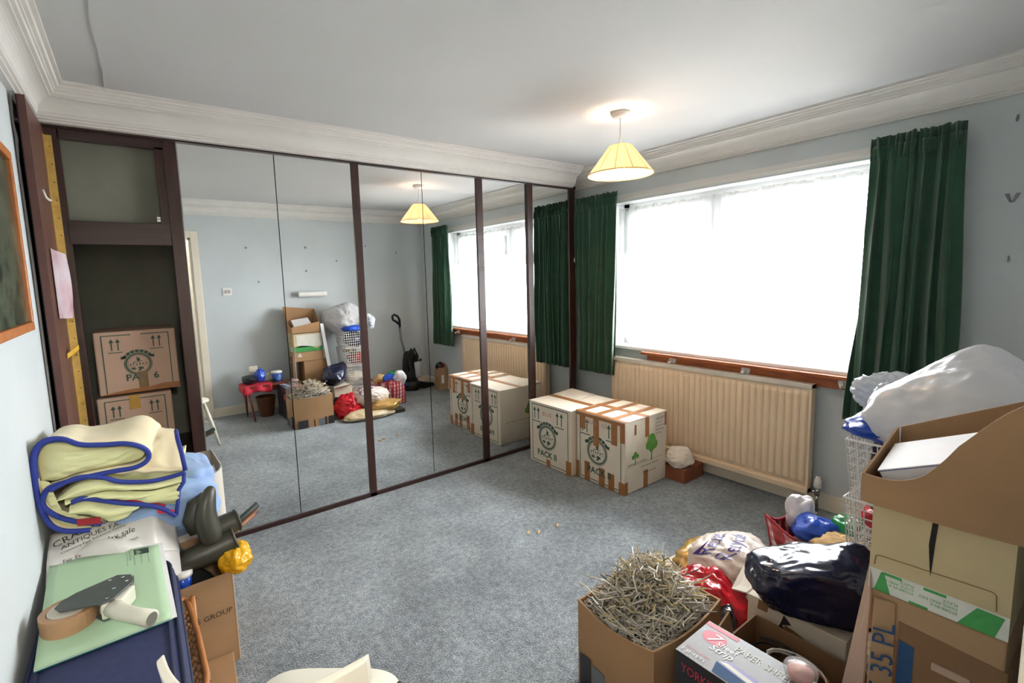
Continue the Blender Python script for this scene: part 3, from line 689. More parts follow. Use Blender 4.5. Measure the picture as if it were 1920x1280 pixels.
def decal(xf, x0, y0, x1, y1, m, parent, name='printed_panel', d=.0135):
    q = B(up(xf, d)); strip(q, x0, y0, x1, y1); return make(name, q, m, parent)
decal(fl, .02, .0, .07, .13, DARKC, t); decal(fl, .075, .0, .135, .115, mat('grey_print', '#6c7275', .6), t); decal(fl, .17, 0, .19, .085, DARKC, t); decal(fl, .20, 0, .28, .075, _M['grey_print'], t)
ff = frame((bx1, by1, 0), (-1, 0, 0), (0, 0, 1))
decal(ff, .0, 0, .06, .085, DARKC, t); decal(ff, .08, 0, .10, .085, DARKC, t); decal(ff, .10, 0, .16, .075, _M['grey_print'], t); decal(ff, .20, 0, .21, .075, DARKC, t); decal(ff, .27, 0, .37, .085, DARKC, t)
rng = random.Random(11)
def wire_path(k, rg):
    L = rg.uniform(.075, .14); a = rg.uniform(.02, .045); h = rg.uniform(.015, .035)
    if k == 0: return [(0, 0, 0), (L, 0, 0), (L, a, 0), (.02, a+.006, 0)]
    if k == 1: return [(0, 0, h), (0, 0, 0), (L, 0, 0), (L+.012, 0, h), (L+.03, 0, h*1.3)]
    if k == 2: return [(0, 0, 0), (L*.55, .01, 0), (L*.75, .04, .01), (L, .03, .035), (L*.98, .0, .04)]
    if k == 3: return [(-.01, .02, 0), (0, 0, 0), (L*.8, 0, 0), (L*.8, 0, a), (L*.5, .004, a+.01)]
    if k == 4: return [(0, 0, 0), (L*.5, L*.25, 0), (L, 0, .008)]
    return [(0, 0, 0), (L, 0, 0), (L+.01, .012, 0), (L, .024, 0), (L*.7, .028, 0)]
wm = [(STEEL, 5), (STEELL, 8), (STEELD, 2), (BRASSW, 4)]
meshes = []
for m, cnt in wm:
    for k in range(6):
        bb = B(); p = wire_path(k, rng); c = sum((Vector(q) for q in p), Vector())/len(p)
        bb.tube([Vector(q)-c for q in p], .0022, 5)
        o = make('bent_wire', bb, m, loc=(0, 0, 0)); meshes.append((o.data, cnt)); bpy.data.objects.remove(o)
pool = [m for m, c in meshes for _ in range(c)]
cx, cy = (bx0+bx1)/2, (by0+by1)/2
def heap(x, y):
    u = (x-cx)/.20; v = (y-cy)/.165
    return .298+.118*math.exp(-((x-cx-.03)**2+(y-cy-.03)**2)/.019)+.02*max(0, 1-u*u)*max(0, 1-v*v)
def rot_wire(tilt):
    return Euler((rng.gauss(0, tilt), rng.gauss(0, tilt), rng.uniform(0, 6.28)))
ix0, ix1, iy0, iy1 = bx0+.012, bx1-.012, by0+.012, by1-.012
WL = {'silver_wire': 'dull silver bent wire hook in the heaped open carton', 'pale_wire': 'pale cream bent wire hook in the heaped open carton',
      'dark_wire': 'dark grey bent wire hook in the heaped open carton', 'brass_wire': 'yellowish brass bent wire hook in the heaped open carton'}
made = 0
while made < 298:
    x = rng.uniform(ix0, ix1); y = rng.uniform(iy0, iy1)
    if made < 120: x = min(max(cx+rng.gauss(0, .08), ix0), ix1); y = min(max(cy+rng.gauss(0, .06), iy0), iy1)
    edge = min(x-ix0, ix1-x, y-iy0, iy1-y); me = rng.choice(pool)
    rot = rot_wire(.5 if edge > .06 else .2); lc = Vector((x, y, heap(x, y)+rng.uniform(-.022, .014)))
    Mx = Matrix.Translation(lc) @ rot.to_matrix().to_4x4(); bad = False
    for v in list(me.vertices)[::5]:
        q = Mx @ v.co
        if q.z < .326 and not (ix0-.006 < q.x < ix1+.006 and iy0-.006 < q.y < iy1+.006): bad = True; break
    if bad: continue
    o = bpy.data.objects.new('bent_wire', me); COL.objects.link(o); o.location = lc; o.rotation_euler = rot
    lb = WL[me.materials[0].name]
    tag(o, lb, 'wire', lb.split(' bent')[0]+' wires heaped in the open carton'); made += 1
# the wires below the surface, uncountable
bb = B()
for k in range(760):
    x = rng.uniform(ix0, ix1); y = rng.uniform(iy0, iy1); z = heap(x, y)-rng.uniform(.008, .055)
    Mx = Matrix.Translation((x, y, z)) @ rot_wire(.22).to_matrix().to_4x4(); p = wire_path(k % 6, rng); c = sum((Vector(q) for q in p), Vector())/len(p)
    ps = [Mx @ (Vector(q)-c) for q in p]
    ps = [Vector((min(max(q.x, ix0), ix1), min(max(q.y, iy0), iy1), min(q.z, heap(q.x, q.y)+.004))) for q in ps]
    if all((ps[i+1]-ps[i]).length > .004 for i in range(len(ps)-1)): bb.tube(ps, .0024, 4)
make('wire_fill', bb, STEEL, t, kind='stuff')
make('inner_heap', B().grid(lambda u, v: (bx0+.01+(bx1-bx0-.02)*u, by0+.01+(by1-by0-.02)*v, heap(bx0+(bx1-bx0)*u, by0+(by1-by0)*v)-.06), 20, 20), STEELD, t, smooth=True)

# --- paper shredder carton
t = thing('shredder_box', 'long silver printed paper shredder carton beside the carton of wires', 'box', (-2.015, -2.52, 0))
sx0, sx1, sy0, sy1, sz = -2.112, -1.922, -2.74, -2.337, .361
make('body', B().box((sx0, sy0, .0), (sx1, sy1, sz)), DARKC, t, bevel=.002)
tf = frame((sx0, sy1, sz), (0, -1, 0), (1, 0, 0))     # right = away from the mirrors, up = +x
make('silver_lid', B(up(tf, .0006)).poly([(0, 0, 0), (sy1-sy0, 0, 0), (sy1-sy0, sx1-sx0, 0), (0, sx1-sx0, 0)]), SHRED, t)
sf = frame((sx0, sy1, 0), (0, -1, 0), (0, 0, 1))
def oval(xf, x, y, rx, ry, m, parent, d=.001):
    q = B(up(xf, d)); q.poly([(x+rx*math.cos(2*math.pi*k/24), y+ry*math.sin(2*math.pi*k/24), 0) for k in range(24)]); return make('oval_logo', q, m, parent)
oval(tf, .050, .130, .036, .030, PINKI, t)
text('7', .062, up(tf @ Matrix.Translation((.030, .109, 0)) @ Matrix.Rotation(R(-4), 4, 'Z'), .0006), WPLAS, t, shear=.25)
text('Sheet', .028, up(tf @ Matrix.Translation((.063, .109, 0)), .0006), WPLAS, t, shear=.2)
text('Strip', .036, up(tf @ Matrix.Translation((.058, .080, 0)), .0006), WPLAS, t, shear=.2)
text('PAPER SHREDDER', .04, up(tf @ Matrix.Translation((.110, .127, 0)), .0006), CWHITE, t, sx=.68)
q = B(up(tf, .001)); q.poly([(.10, .05, 0), (.125, .078, 0), (.335, .062, 0), (.345, .03, 0), (.135, .012, 0)]); make('machine_print', q, LILAC, t)
q = B(up(tf, .0014)); q.poly([(.105, .055, 0), (.125, .066, 0), (.275, .045, 0), (.27, .03, 0)]); make('machine_top_print', q, CWHITE, t)
q = B(up(tf, .0013)); q.poly([(.10, .05, 0), (.11, .004, 0), (.225, .004, 0), (.265, .03, 0)]); make('machine_side_print', q, INKB, t)
text('CUTS UP TO', .013, up(tf @ Matrix.Translation((.012, .034, 0)), .0006), PINKI, t); text('7 SHEETS', .018, up(tf @ Matrix.Translation((.008, .014, 0)), .0006), CWHITE, t)
text('YORKING', .04, up(sf @ Matrix.Translation((.02, sz-.055, 0)), .0006), PINKI, t, sx=.75)
oval(sf, .07, sz-.11, .036, .034, PINKI, t); text('7', .06, up(sf @ Matrix.Translation((.05, sz-.13, 0)), .0006), WPLAS, t, shear=.25)
q = B(up(tf, .0012)); strip(q, .0, sx1-sx0-.022, .10, sx1-sx0-.004); make('crimson_print', q, PINKI, t)
ef = frame((sx1, sy1, 0), (-1, 0, 0), (0, 0, 1)); q = B(up(ef, .001)); strip(q, 0, 0, sx1-sx0, sz); make('silver_end', q, SHRED, t)
q = B(up(ef, .0014)); q.poly([(sx1-sx0-.06+.05*math.cos(2*math.pi*k/20), .17+.1*math.sin(2*math.pi*k/20), 0) for k in range(20)]); make('dark_print', q, DARKC, t)

# --- small low table behind, red cloth and things on it (seen in the mirrors)
t = thing('side_table', 'small low reddish wooden table with splayed legs by the back wall', 'table', (-2.24, -2.78, 0))
make('tabletop', B().box((-2.47, -2.93, .352), (-2.02, -2.64, .378)), TABW, t, bevel=.006)
make('apron', B().box((-2.44, -2.9, .30), (-2.05, -2.67, .352)), TABW, t)
for lx, ly, ex, ey in ((-2.42, -2.68, .03, .12), (-2.42, -2.89, -.0, .05), (-2.08, -2.68, .0, .03), (-2.07, -2.89, .03, .04)):
    make('leg', B().tube([(lx, ly, .34), (lx+ex, ly+ey, 0)], [.017, .009], 8), TABW, t, smooth=True)
def cloth(u, v):
    x = -2.485+.30*u; y = -2.90+.30*v; z = .382+.004*noise.noise(Vector((u*6, v*6, 2)))
    if v > .86: z -= (v-.86)*.55+.02*math.sin(u*9)*(v-.86)*5; y = -2.90+.30*.86+.03*(v-.86)*3+.01*math.sin(u*14)
    if u < .08: z -= (.08-u)*1.0; x = -2.477+.02*u
    return (x, y, z)
tag(make('red_cloth', B().grid(cloth, 30, 30), REDCL, smooth=True, solid=.003), 'red cloth hanging over the left part of the low table', 'cloth')
tag(make('black_carrier_bag', B().blob((-2.385, -2.74, .435), (.085, .07, .055), 3, .25, zmin=.39), BLKB, smooth=True), 'crumpled black plastic bag on the red cloth', 'bag')
tag(make('blue_carrier_bag', B().blob((-2.27, -2.80, .465), (.055, .05, .075), 5, .25, zmin=.39), BLUEB, smooth=True), 'small blue plastic bag standing on the red cloth', 'bag')
tag(make('white_carton', B().box((-2.36, -2.92, .386), (-2.27, -2.88, .56)), CARDW, bevel=.003), 'narrow white carton behind the blue bag on the low table', 'carton')
tag(make('cream_packet', B().box((-2.235, -2.87, .386), (-2.165, -2.83, .465)), CWHITE, bevel=.003), 'small cream packet between blue bag and paint tub', 'packet')
t = thing('paint_tub', 'blue and white lidded plastic tub at the end of the low table', 'tub', (-2.10, -2.76, .378))
make('body', B().lathe([(.048, 0), (.055, .095)], (-2.10, -2.76, .379), 28), picture_mat('tub_label', ['#2a5fb0', '#6f9bd6', '#24458c'], 14), t, smooth=True)
make('lid', B().lathe([(.058, 0), (.058, .018), (.05, .022), (0, .022)], (-2.10, -2.76, .474), 28), WPLAS, t, smooth=True)
t = thing('waste_bin', 'brown woven waste bin on the carpet under the low table', 'bin', (-2.19, -2.68, 0))
make('body', B().lathe([(.072, 0), (.078, .02), (.100, .215), (.104, .22), (.096, .21), (.070, .01), (0, .01)], (-2.235, -2.76, 0), 28), TERRA, t, smooth=True)
make('rim', B().tube([(-2.235+.101*math.cos(k*.2244), -2.76+.101*math.sin(k*.2244), .22) for k in range(28)], .006, 6, closed=True), TERRA, t)
t = tag(make('food_tub', B().lathe([(.036, 0), (.042, .03), (.040, .036), (.02, .040), (0, .041)], (-1.945, -2.612, .363), 28), mat('clear_tub', '#e8e6e6', .15, .05, 8, kind='clear', mix=.3), smooth=True), 'small clear plastic tub of pinkish things on the shredder carton', 'tub')
make('contents', B().blob((-1.945, -2.612, .381), (.034, .034, .017), 9, .2, nu=20, nv=12), mat('pink_contents', '#d28a72', .6), t, smooth=True)

# --- brown carton of cables, white worn carton, navy sack
t = thing('cable_box', 'low open brown carton with tangled cables, behind the shredder carton', 'cardboard box', (-1.76, -2.52, 0))
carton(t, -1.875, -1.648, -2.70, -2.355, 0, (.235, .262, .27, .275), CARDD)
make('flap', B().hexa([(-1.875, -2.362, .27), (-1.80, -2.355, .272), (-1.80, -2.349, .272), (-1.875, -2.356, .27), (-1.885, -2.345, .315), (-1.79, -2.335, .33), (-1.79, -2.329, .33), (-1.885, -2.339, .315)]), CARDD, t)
def coil(c, r, turns, z, m, label, th=.004, seed=0):
    ps = []
    for i in range(int(turns*20)):
        a = i/20*2*math.pi; q = noise.noise(Vector((i*.13, seed, 0)))
        ps.append((c[0]+(r+.02*q)*math.cos(a), c[1]+(r*1.1+.02*q)*math.sin(a), z+.016*noise.noise(Vector((i*.09, 0, seed)))*3+i*.0012))
    return tag(make('coiled_cable', B().tube(ps, th, 6), m, smooth=True), label, 'cable', 'cables coiled in the low carton')
coil((-1.745, -2.455), .062, 2.2, .19, BPLAS, 'black cable looping up out of the low carton', seed=1)
coil((-1.755, -2.57), .058, 1.6, .20, ORANGE, 'orange cable coiled in the low carton', .006, seed=2)
coil((-1.765, -2.535), .074, 1.3, .215, WPLAS, 'white cable lying over the orange cable in the low carton', seed=3)
tag(make('packing_bundle', B().blob((-1.76, -2.53, .10), (.09, .14, .095), 13, .12, nu=24, nv=14), mat('dark_fabric', '#4a3d33', .9)), 'dark bundle filling the bottom of the low carton of cables', 'bundle')
t = thing('worn_carton', 'worn off white carton with torn brown patches under the navy sack', 'cardboard box', (-1.465, -2.455, 0))
make('body', B().box((-1.60, -2.615, 0), (-1.40, -2.305, .298)), CARDW, t, bevel=.004)
wf = frame((-1.60, -2.305, 0), (0, -1, 0), (0, 0, 1))
for pts_ in ([(.035, .26), (.07, .262), (.075, .295), (.04, .298)], [(.10, .0), (.31, .0), (.31, .20), (.26, .215), (.2, .23), (.16, .245), (.13, .25), (.115, .19), (.1, .16)]):
    q = B(up(wf, .001)); q.poly([(x, y, 0) for x, y in pts_]); make('torn_patch', q, CARDD, t)
q = B(up(wf, .0012)); q.poly([(.11, .19, 0), (.14, .22, 0), (.12, .245, 0), (.15, .26, 0), (.125, .285, 0), (.115, .25, 0), (.105, .22, 0)]); make('dark_tear', q, DARKC, t)
make('flap', B().hexa([(-1.60, -2.305, .296), (-1.42, -2.305, .296), (-1.42, -2.30, .30), (-1.60, -2.30, .30), (-1.625, -2.26, .30), (-1.42, -2.22, .325), (-1.42, -2.217, .329), (-1.625, -2.257, .304)]), CARDW, t)
def sq(p, d): return Vector((p.x, p.y, p.z*(1-.34*d.y+.05*d.x)))
t = tag(make('navy_sack', B().blob((-1.53, -2.475, .408), (.140, .190, .112), 23, .10, 2.0, 96, 60, zmin=.303, pw=.68, ridge=.6, squeeze=sq, facet=40, fp=26, rz=.5), NAVB, smooth=True), 'shiny navy plastic sack slumped on the worn white carton', 'bag')

# --- red carrier, reuse carrier, gold and beige bags
tag(make('red_carrier_bag', B().blob((-1.525, -2.10, .10), (.17, .14, .125), 31, .32, 2.3, 60, 36, zmin=.004, ridge=.75), REDB, smooth=True), 'crumpled red plastic bag between the wire carton and the worn carton', 'bag')
tag(make('black_carrier_bag', B().blob((-1.60, -2.215, .105), (.075, .06, .085), 35, .3, 2.3, 36, 24, zmin=.004), BLKB, smooth=True), 'small black plastic bag tucked under the red plastic bag', 'bag')
def sq2(p, d): return Vector((p.x, p.y, p.z*(.8+.35*max(0, d.y))))
t = tag(make('cream_carrier_bag', B().blob((-1.29, -2.09, .195), (.19, .165, .105), 41, .26, 1.8, 72, 44, zmin=.08, pw=.85, ridge=.7), CREAMB, smooth=True), 'cream plastic carrier bag with blue recycling words lying on other bags', 'bag')
RB = t
tag(make('gold_foil_bag', B().blob((-1.18, -1.93, .085), (.20, .12, .06), 51, .3, 2.4, 56, 30, zmin=.045, ridge=.7), GOLDB, smooth=True), 'shiny gold plastic bag under the cream carrier bag', 'bag')
tag(make('beige_plastic_bag', B().blob((-1.38, -1.90, .035), (.28, .14, .05), 55, .3, 2.4, 56, 24, zmin=.003, ridge=.7), BEIGEB, smooth=True), 'flat beige plastic bag lowest on the carpet by the bags', 'bag')
tag(make('dark_book', B().box((-1.09, -2.0, .003), (-.97, -1.82, .04)), mat('dark_book', '#3c382f', .7), bevel=.004), 'flat dark book on the carpet at the end of the gold bag', 'book')
# lettering hugging the carrier bag: projected on its surface
def wrap_text(s, size, org, right, upv, m, target, **k):
    """lay letters on target: each glyph vertex dropped vertically on the bag's surface"""
    xf = frame(org, right, upv); o = text(s, size, xf, m, target, **k)
    from mathutils.bvhtree import BVHTree
    bv = BVHTree.FromPolygons([v.co.copy() for v in target.data.vertices], [tuple(p.vertices) for p in target.data.polygons])
    import bmesh as bm_
    bm = bm_.new(); bm.from_mesh(o.data)
    bm_.ops.triangulate(bm, faces=bm.faces[:]); bm_.ops.subdivide_edges(bm, edges=bm.edges[:], cuts=2, use_grid_fill=True)
    n = xf.to_3x3() @ Vector((0, 0, 1)); bm.verts.ensure_lookup_table()
    for v in bm.verts:
        h = bv.ray_cast(v.co+n*.3, -n)
        if h[0]: v.co = h[0]+n*.003
    bm.to_mesh(o.data); bm.free(); return o
wrap_text('Reuse.', .066, (-1.41, -2.085, .3), (.80, .20, .0), (-.1, .45, .35), VIOLET, RB)
wrap_text('Recycle', .072, (-1.40, -2.165, .3), (.80, .20, .0), (-.1, .45, .35), VIOLET, RB)

# --- red and white checked laundry bag
t = thing('laundry_bag', 'red and white checked woven laundry bag stuffed with bags near the radiator', 'bag', (-.93, -2.3, 0))
A0 = Vector((-.985, -2.13, 0)); ax = Vector((-.10, -.40, 0)); sx_ = Vector((.20, -.06, 0)); hh = .315
cs = [A0, A0+sx_, A0+sx_+ax, A0+ax]
def side(p, q, bow, dz0, dz1, seed):
    nrm = (q-p).cross(Vector((0, 0, 1))).normalized()
    def fn(u, v):
        c = p+(q-p)*u; c = c+nrm*(bow*math.sin(math.pi*u)*math.sin(math.pi*min(1, v*.8+.1))+.008*noise.noise(Vector((u*6, v*6, seed))))
        lean = Vector((-.02, .03, 0))*v*v
        return c+lean+Vector((0, 0, v*(hh+dz0*(1-u)+dz1*u-.04*math.sin(math.pi*u))+.002))
    return fn
for i, (dz0, dz1) in enumerate(((.01, .0), (.0, -.02), (-.02, -.02), (-.02, .01))):
    f = side(cs[(i+1) % 4], cs[i], .02, dz1, dz0, i)
    make('side_panel', B().grid(f, 16, 16), CHECK, t, smooth=True, solid=.003)
    make('red_trim', B().tube([f(u/16, 1.0) for u in range(17)], .006, 6), REDF, t, smooth=True)
    make('corner_trim', B().tube([f(0, v/10) for v in range(11)], .005, 6), REDF, t, smooth=True)
make('base', B().poly([tuple(c+Vector((0, 0, .004))) for c in cs]), CHECK, t)
tag(make('white_carrier_bag', B().blob((-.845, -2.19, .315), (.085, .06, .085), 61, .3, 2.4, 40, 26), mat('white_carrier', '#ece8ea', .3, .05, 8, .4, 16, kind='film', mix=.2), smooth=True), 'crumpled white carrier bag poking up out of the checked laundry bag', 'bag')
tag(make('blue_carrier_bag', B().blob((-.93, -2.285, .305), (.10, .09, .06), 63, .28, 2.4, 40, 26), BLUEB, smooth=True), 'bright blue plastic bag on top inside the checked laundry bag', 'bag')
tag(make('green_carrier_bag', B().blob((-.85, -2.38, .31), (.07, .08, .065), 65, .25, 2.4, 36, 24), GRNB, smooth=True), 'green plastic bag inside the checked laundry bag, by the wire baskets', 'bag')
tag(make('tan_cloth', B().blob((-.985, -2.40, .285), (.10, .10, .055), 67, .35, 2.0, 40, 26, ridge=.8), TANC, smooth=True), 'folded tan cloth on top inside the checked laundry bag', 'cloth')
tag(make('clothes_bundle', B().blob((-.93, -2.32, .12), (.11, .17, .13), 69, .12, 2.0, 30, 20, zmin=.006), mat('bundle_grey', '#b9aea6', .9), smooth=True), 'pale bundle filling the bottom of the checked laundry bag', 'bundle')

# --- stack of white wire baskets
bkx0, bkx1, bky0, bky1 = -1.378, -1.085, -2.84, -2.515
def basket(label, z0, z1, k):
    t = thing('wire_basket', label, 'basket', ((bkx0+bkx1)/2, (bky0+bky1)/2, z0), 'stacked white wire baskets')
    dx = .004*k; i = .018
    def P(u, v, z):   # tapered
        s = i*(z1-z)/(z1-z0); return (bkx0+dx+s+(bkx1-bkx0-2*s)*u, bky0+s+(bky1-bky0-2*s)*v, z)
    g = B(); n = 11; m = 7; rr = .0024
    for a in range(n+1):
        u = a/n; g.tube([P(u, 0, z0), P(u, 0, z1)], rr, 4); g.tube([P(u, 1, z0), P(u, 1, z1)], rr, 4); g.tube([P(u, 0, z0), P(u, 1, z0)], rr, 4)
        g.tube([P(0, u, z0), P(0, u, z1)], rr, 4); g.tube([P(1, u, z0), P(1, u, z1)], rr, 4); g.tube([P(0, u, z0), P(1, u, z0)], rr, 4)
    for a in range(m):
        z = z0+(z1-z0)*a/m; g.tube([P(0, 0, z), P(1, 0, z), P(1, 1, z), P(0, 1, z)], rr, 4, closed=True)
    make('wire_grid', g, WIREW, t, kind='stuff')
    make('rim', B().tube([P(0, 0, z1), P(1, 0, z1), P(1, 1, z1), P(0, 1, z1)], .0042, 8, closed=True), WIREW, t, smooth=True)
    return t
basket('white wire basket on top of the stack, holding navy bags', .688, .892, 0)
basket('white wire basket second from the top, holding red and green things', .474, .680, 1)
basket('white wire basket third from the top, behind the navy sack', .262, .466, 2)
basket('white wire basket at the bottom of the stack on the carpet', .03, .254, 1)
tag(make('navy_carrier_bag', B().blob((-1.225, -2.67, .80), (.115, .13, .105), 71, .2, 2.4, 48, 30, ridge=.7), NAVB, smooth=True), 'dark navy plastic bag inside the topmost wire basket', 'bag')
tag(make('blue_carrier_bag', B().blob((-1.25, -2.565, .925), (.12, .085, .042), 73, .3, 2.2, 48, 26, pw=.9), BLUEB, smooth=True), 'blue plastic bag lying across the topmost wire basket', 'bag')
tag(make('red_carrier_bag', B().blob((-1.19, -2.65, .55), (.10, .125, .065), 75, .28, 2.3, 44, 26, ridge=.7), REDB, smooth=True), 'red plastic bag inside the wire basket under the topmost one', 'bag')
tag(make('green_packet', B().blob((-1.27, -2.66, .645), (.075, .10, .03), 77, .3, 2.3, 36, 22), picture_mat('green_packet', ['#3c5a3a', '#a9b08f', '#c39a4a', '#263a2b'], 18), smooth=True), 'patterned green and yellow packet above the red bag in the wire basket', 'packet')
tag(make('cream_cloth', B().blob((-1.23, -2.67, .33), (.11, .13, .06), 79, .25, 2.0, 36, 22), CLOTHW, smooth=True), 'folded pale cloth inside the third wire basket', 'cloth')
tag(make('tan_bundle', B().blob((-1.23, -2.67, .10), (.11, .13, .06), 80, .25, 2.0, 36, 22), BEIGEB, smooth=True), 'beige bundle inside the bottom wire basket', 'bundle')
tag(make('metal_tube', B().tube([(-1.62, -2.66, .02), (-1.43, -2.66, .31)], .006, 10), STEELL, smooth=True), 'thin pale metal tube leaning in front of the bottom wire baskets', 'tube')
# --- big white sack and clear bag on the baskets
def sqs(p, d): return Vector((p.x*(1-.25*max(0, -d.z)), p.y*(1+.25*max(0, d.y)), p.z*(1-.36*max(0, d.y)*max(0, d.z)**.3)))
tag(make('white_plastic_sack', B().blob((-1.26, -2.81, 1.0), (.235, .25, .235), 81, .14, 1.5, 110, 70, zmin=.83, ridge=.65, squeeze=sqs, facet=34), SACK, smooth=True), 'large stuffed white plastic sack resting on the wire baskets', 'sack')
tag(make('clear_plastic_bag', B().blob((-1.06, -2.545, .995), (.08, .095, .08), 83, .3, 2.2, 72, 48, ridge=.85, facet=14, fp=30), CLEARB, smooth=True), 'clear plastic bag end with foil beside the white sack', 'bag')
tag(make('foil_packet', B().blob((-1.055, -2.54, .98), (.05, .05, .05), 85, .3, 2.4, 28, 18), mat('foil', '#a9b2bd', .25, .2, 20, .4, 30, metal=.6), smooth=True), 'silver packet inside the clear plastic bag', 'packet')

# --- the tall stack of cartons nearest the camera on the right
kx0, kx1, ky0, ky1 = -1.895, -1.575, -2.98, -2.735
t = thing('tall_carton', 'tall plain brown carton at the bottom of the tall carton stack', 'cardboard box', (-1.68, -2.86, 0))
make('body', B().box((-1.80, -2.985, 0), (-1.52, -2.73, .568)), CARD, t, bevel=.004)
t = thing('brown_carton', 'brown carton lettered 25 35 PL below the green and white carton', 'cardboard box', (-1.735, -2.86, .57))
make('body', B().box((kx0, ky0, .57), (kx1+.01, ky1-.005, .68)), CARD2, t, bevel=.004)
kf = frame((kx0, ky1-.005, .30), (0, -1, 0), (0, 0, 1))
# a long open flap hangs from it on the camera side, another stands off at the corner
make('flap', B().hexa([(kx0-.006, -2.985, .36), (kx0-.006, -2.80, .36), (kx0, -2.80, .36), (kx0, -2.985, .36), (kx0-.002, -2.985, .612), (kx0-.002, -2.80, .625), (kx0+.004, -2.80, .625), (kx0+.004, -2.985, .612)]), CARDD, t)  # darker board puts the shaded recess below the carton face into its colour
make('hand_slot', B().box((kx0-.009, -2.93, .545), (kx0-.004, -2.865, .562)), CARDP, t)
make('text_flap', B().hexa([(kx0-.012, -2.80, .34), (kx0-.030, -2.752, .34), (kx0-.025, -2.750, .34), (kx0-.007, -2.798, .34), (kx0-.006, -2.792, .668), (kx0-.02, -2.756, .668), (kx0-.015, -2.753, .668), (kx0-.001, -2.789, .668)]), CARD2, t)
tf2 = frame((kx0-.0125, -2.797, .36), (0.05, 0.0, 1), (-.35, .94, 0)); 
text('25 35 PL', .062, up(frame((kx0-.0165, -2.797, .40), (.004, .002, 1), (-.36, .93, 0)), .002), INKB, t)
make('blue_stripe', B().hexa([(kx0-.0085, -2.832, .36), (kx0-.0085, -2.803, .36), (kx0-.006, -2.803, .36), (kx0-.006, -2.832, .36), (kx0-.0045, -2.832, .575), (kx0-.0045, -2.803, .58), (kx0-.002, -2.803, .58), (kx0-.002, -2.832, .575)]), INKB, t)
make('corner_flap', B().hexa([(kx0-.03, -2.744, .34), (kx0-.01, -2.690, .34), (kx0-.005, -2.692, .34), (kx0-.025, -2.746, .34), (kx0-.02, -2.745, .665), (kx0+.005, -2.735, .755), (kx0+.01, -2.737, .755), (kx0-.015, -2.747, .665)]), CARDP, t, label='pale pinkish standing flap')
q = B(frame((kx1-.02, ky1-.0045, .60), (-1, 0, 0), (0, 0, 1))); 
for a in (0, 120, 240):
    p0 = Vector((.24, .04, .001)); d = Vector((math.cos(R(a+90)), math.sin(R(a+90)), 0)); e = Vector((-d.y, d.x, 0))
    q.poly([p0+d*.022+e*.011, p0+d*.022-e*.011, p0+d*.004-e*.014, p0+d*.004+e*.004])
make('recycling_mark', q, WPLAS, t)
tag(make('small_carton', B().box((-2.0, -3.0, .0), (-1.83, -2.76, .335)), CARD, bevel=.003), 'small brown carton on the carpet left of the tall carton', 'cardboard box')
t = thing('split_carton', 'cream carton with a split side and green and white bottom band', 'cardboard box', (-1.735, -2.855, .682))
carton(t, kx0, kx1, ky0, ky1, .682, (.905, .905, .900, .897), CARDC)
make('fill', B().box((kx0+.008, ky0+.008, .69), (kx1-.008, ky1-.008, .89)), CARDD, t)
gf = frame((kx0, ky1, .682), (0, -1, 0), (0, 0, 1)); Wd = ky1-ky0
q = B(up(gf, .001)); q.poly([(0, 0, 0), (Wd, 0, 0), (Wd, .055, 0), (.0, .055, 0)]); make('white_band', q, CWHITE, t)
for pts_ in ([(.012, .0), (.045, .0), (.030, .050), (.025, .052)], [(.03, .046), (.066, .046), (.064, .053), (.028, .053)], [(.105, .046), (.145, .046), (.145, .053), (.105, .053)], [(.165, .0), (.225, .0), (.238, .05), (.195, .052)], [(.08, .0), (.115, .0), (.115, .006), (.08, .006)]):
    q = B(up(gf, .0016)); q.poly([(x, y, 0) for x, y in pts_]); make('green_print', q, LGREEN, t)
for k, s_ in enumerate(('STORE IN A', 'COOL AND DRY', 'PLACE')): text(s_, .009, up(gf @ Matrix.Translation((.088, .028+k*.009, 0)) @ Matrix.Rotation(math.pi, 4, 'Z'), .0008), LGREEN, t)
for k, s_ in enumerate(('STORE IN A', 'COOL AND DRY', 'PLACE')): text(s_, .009, up(gf @ Matrix.Translation((.165, .022+k*.010, 0)) @ Matrix.Rotation(math.pi, 4, 'Z'), .0008), LGREEN, t)
q = B(up(gf, .0014)); q.poly([(.112, .223, 0), (.122, .221, 0), (.119, .17, 0), (.116, .10, 0), (.1145, .085, 0), (.112, .11, 0), (.108, .16, 0)]); make('split', q, BLACK, t, label='dark vertical split')
q = B(up(gf, .0015)); q.tube([(.01, .065, 0), (.012, .088, 0), (.018, .092, 0), (.215, .100, 0), (.222, .095, 0), (.224, .06, 0)], .0010, 5); make('embossed_line', q, mat('carton_scuff', '#8a6a45', .8), t)
of = frame((kx1, ky1, .682), (-1, 0, 0), (0, 0, 1)); Wx = kx1-kx0
q = B(up(of, .001)); strip(q, .0, .055, Wx*.9, .20); make('white_panel', q, CWHITE, t)
q = B(up(of, .001)); q.poly([(0, .0, 0), (Wx, .0, 0), (Wx, .06, 0), (.75*Wx, .075, 0), (.4*Wx, .06, 0), (.2*Wx, .03, 0), (0, .06, 0)]); make('green_band', q, LGREEN, t)
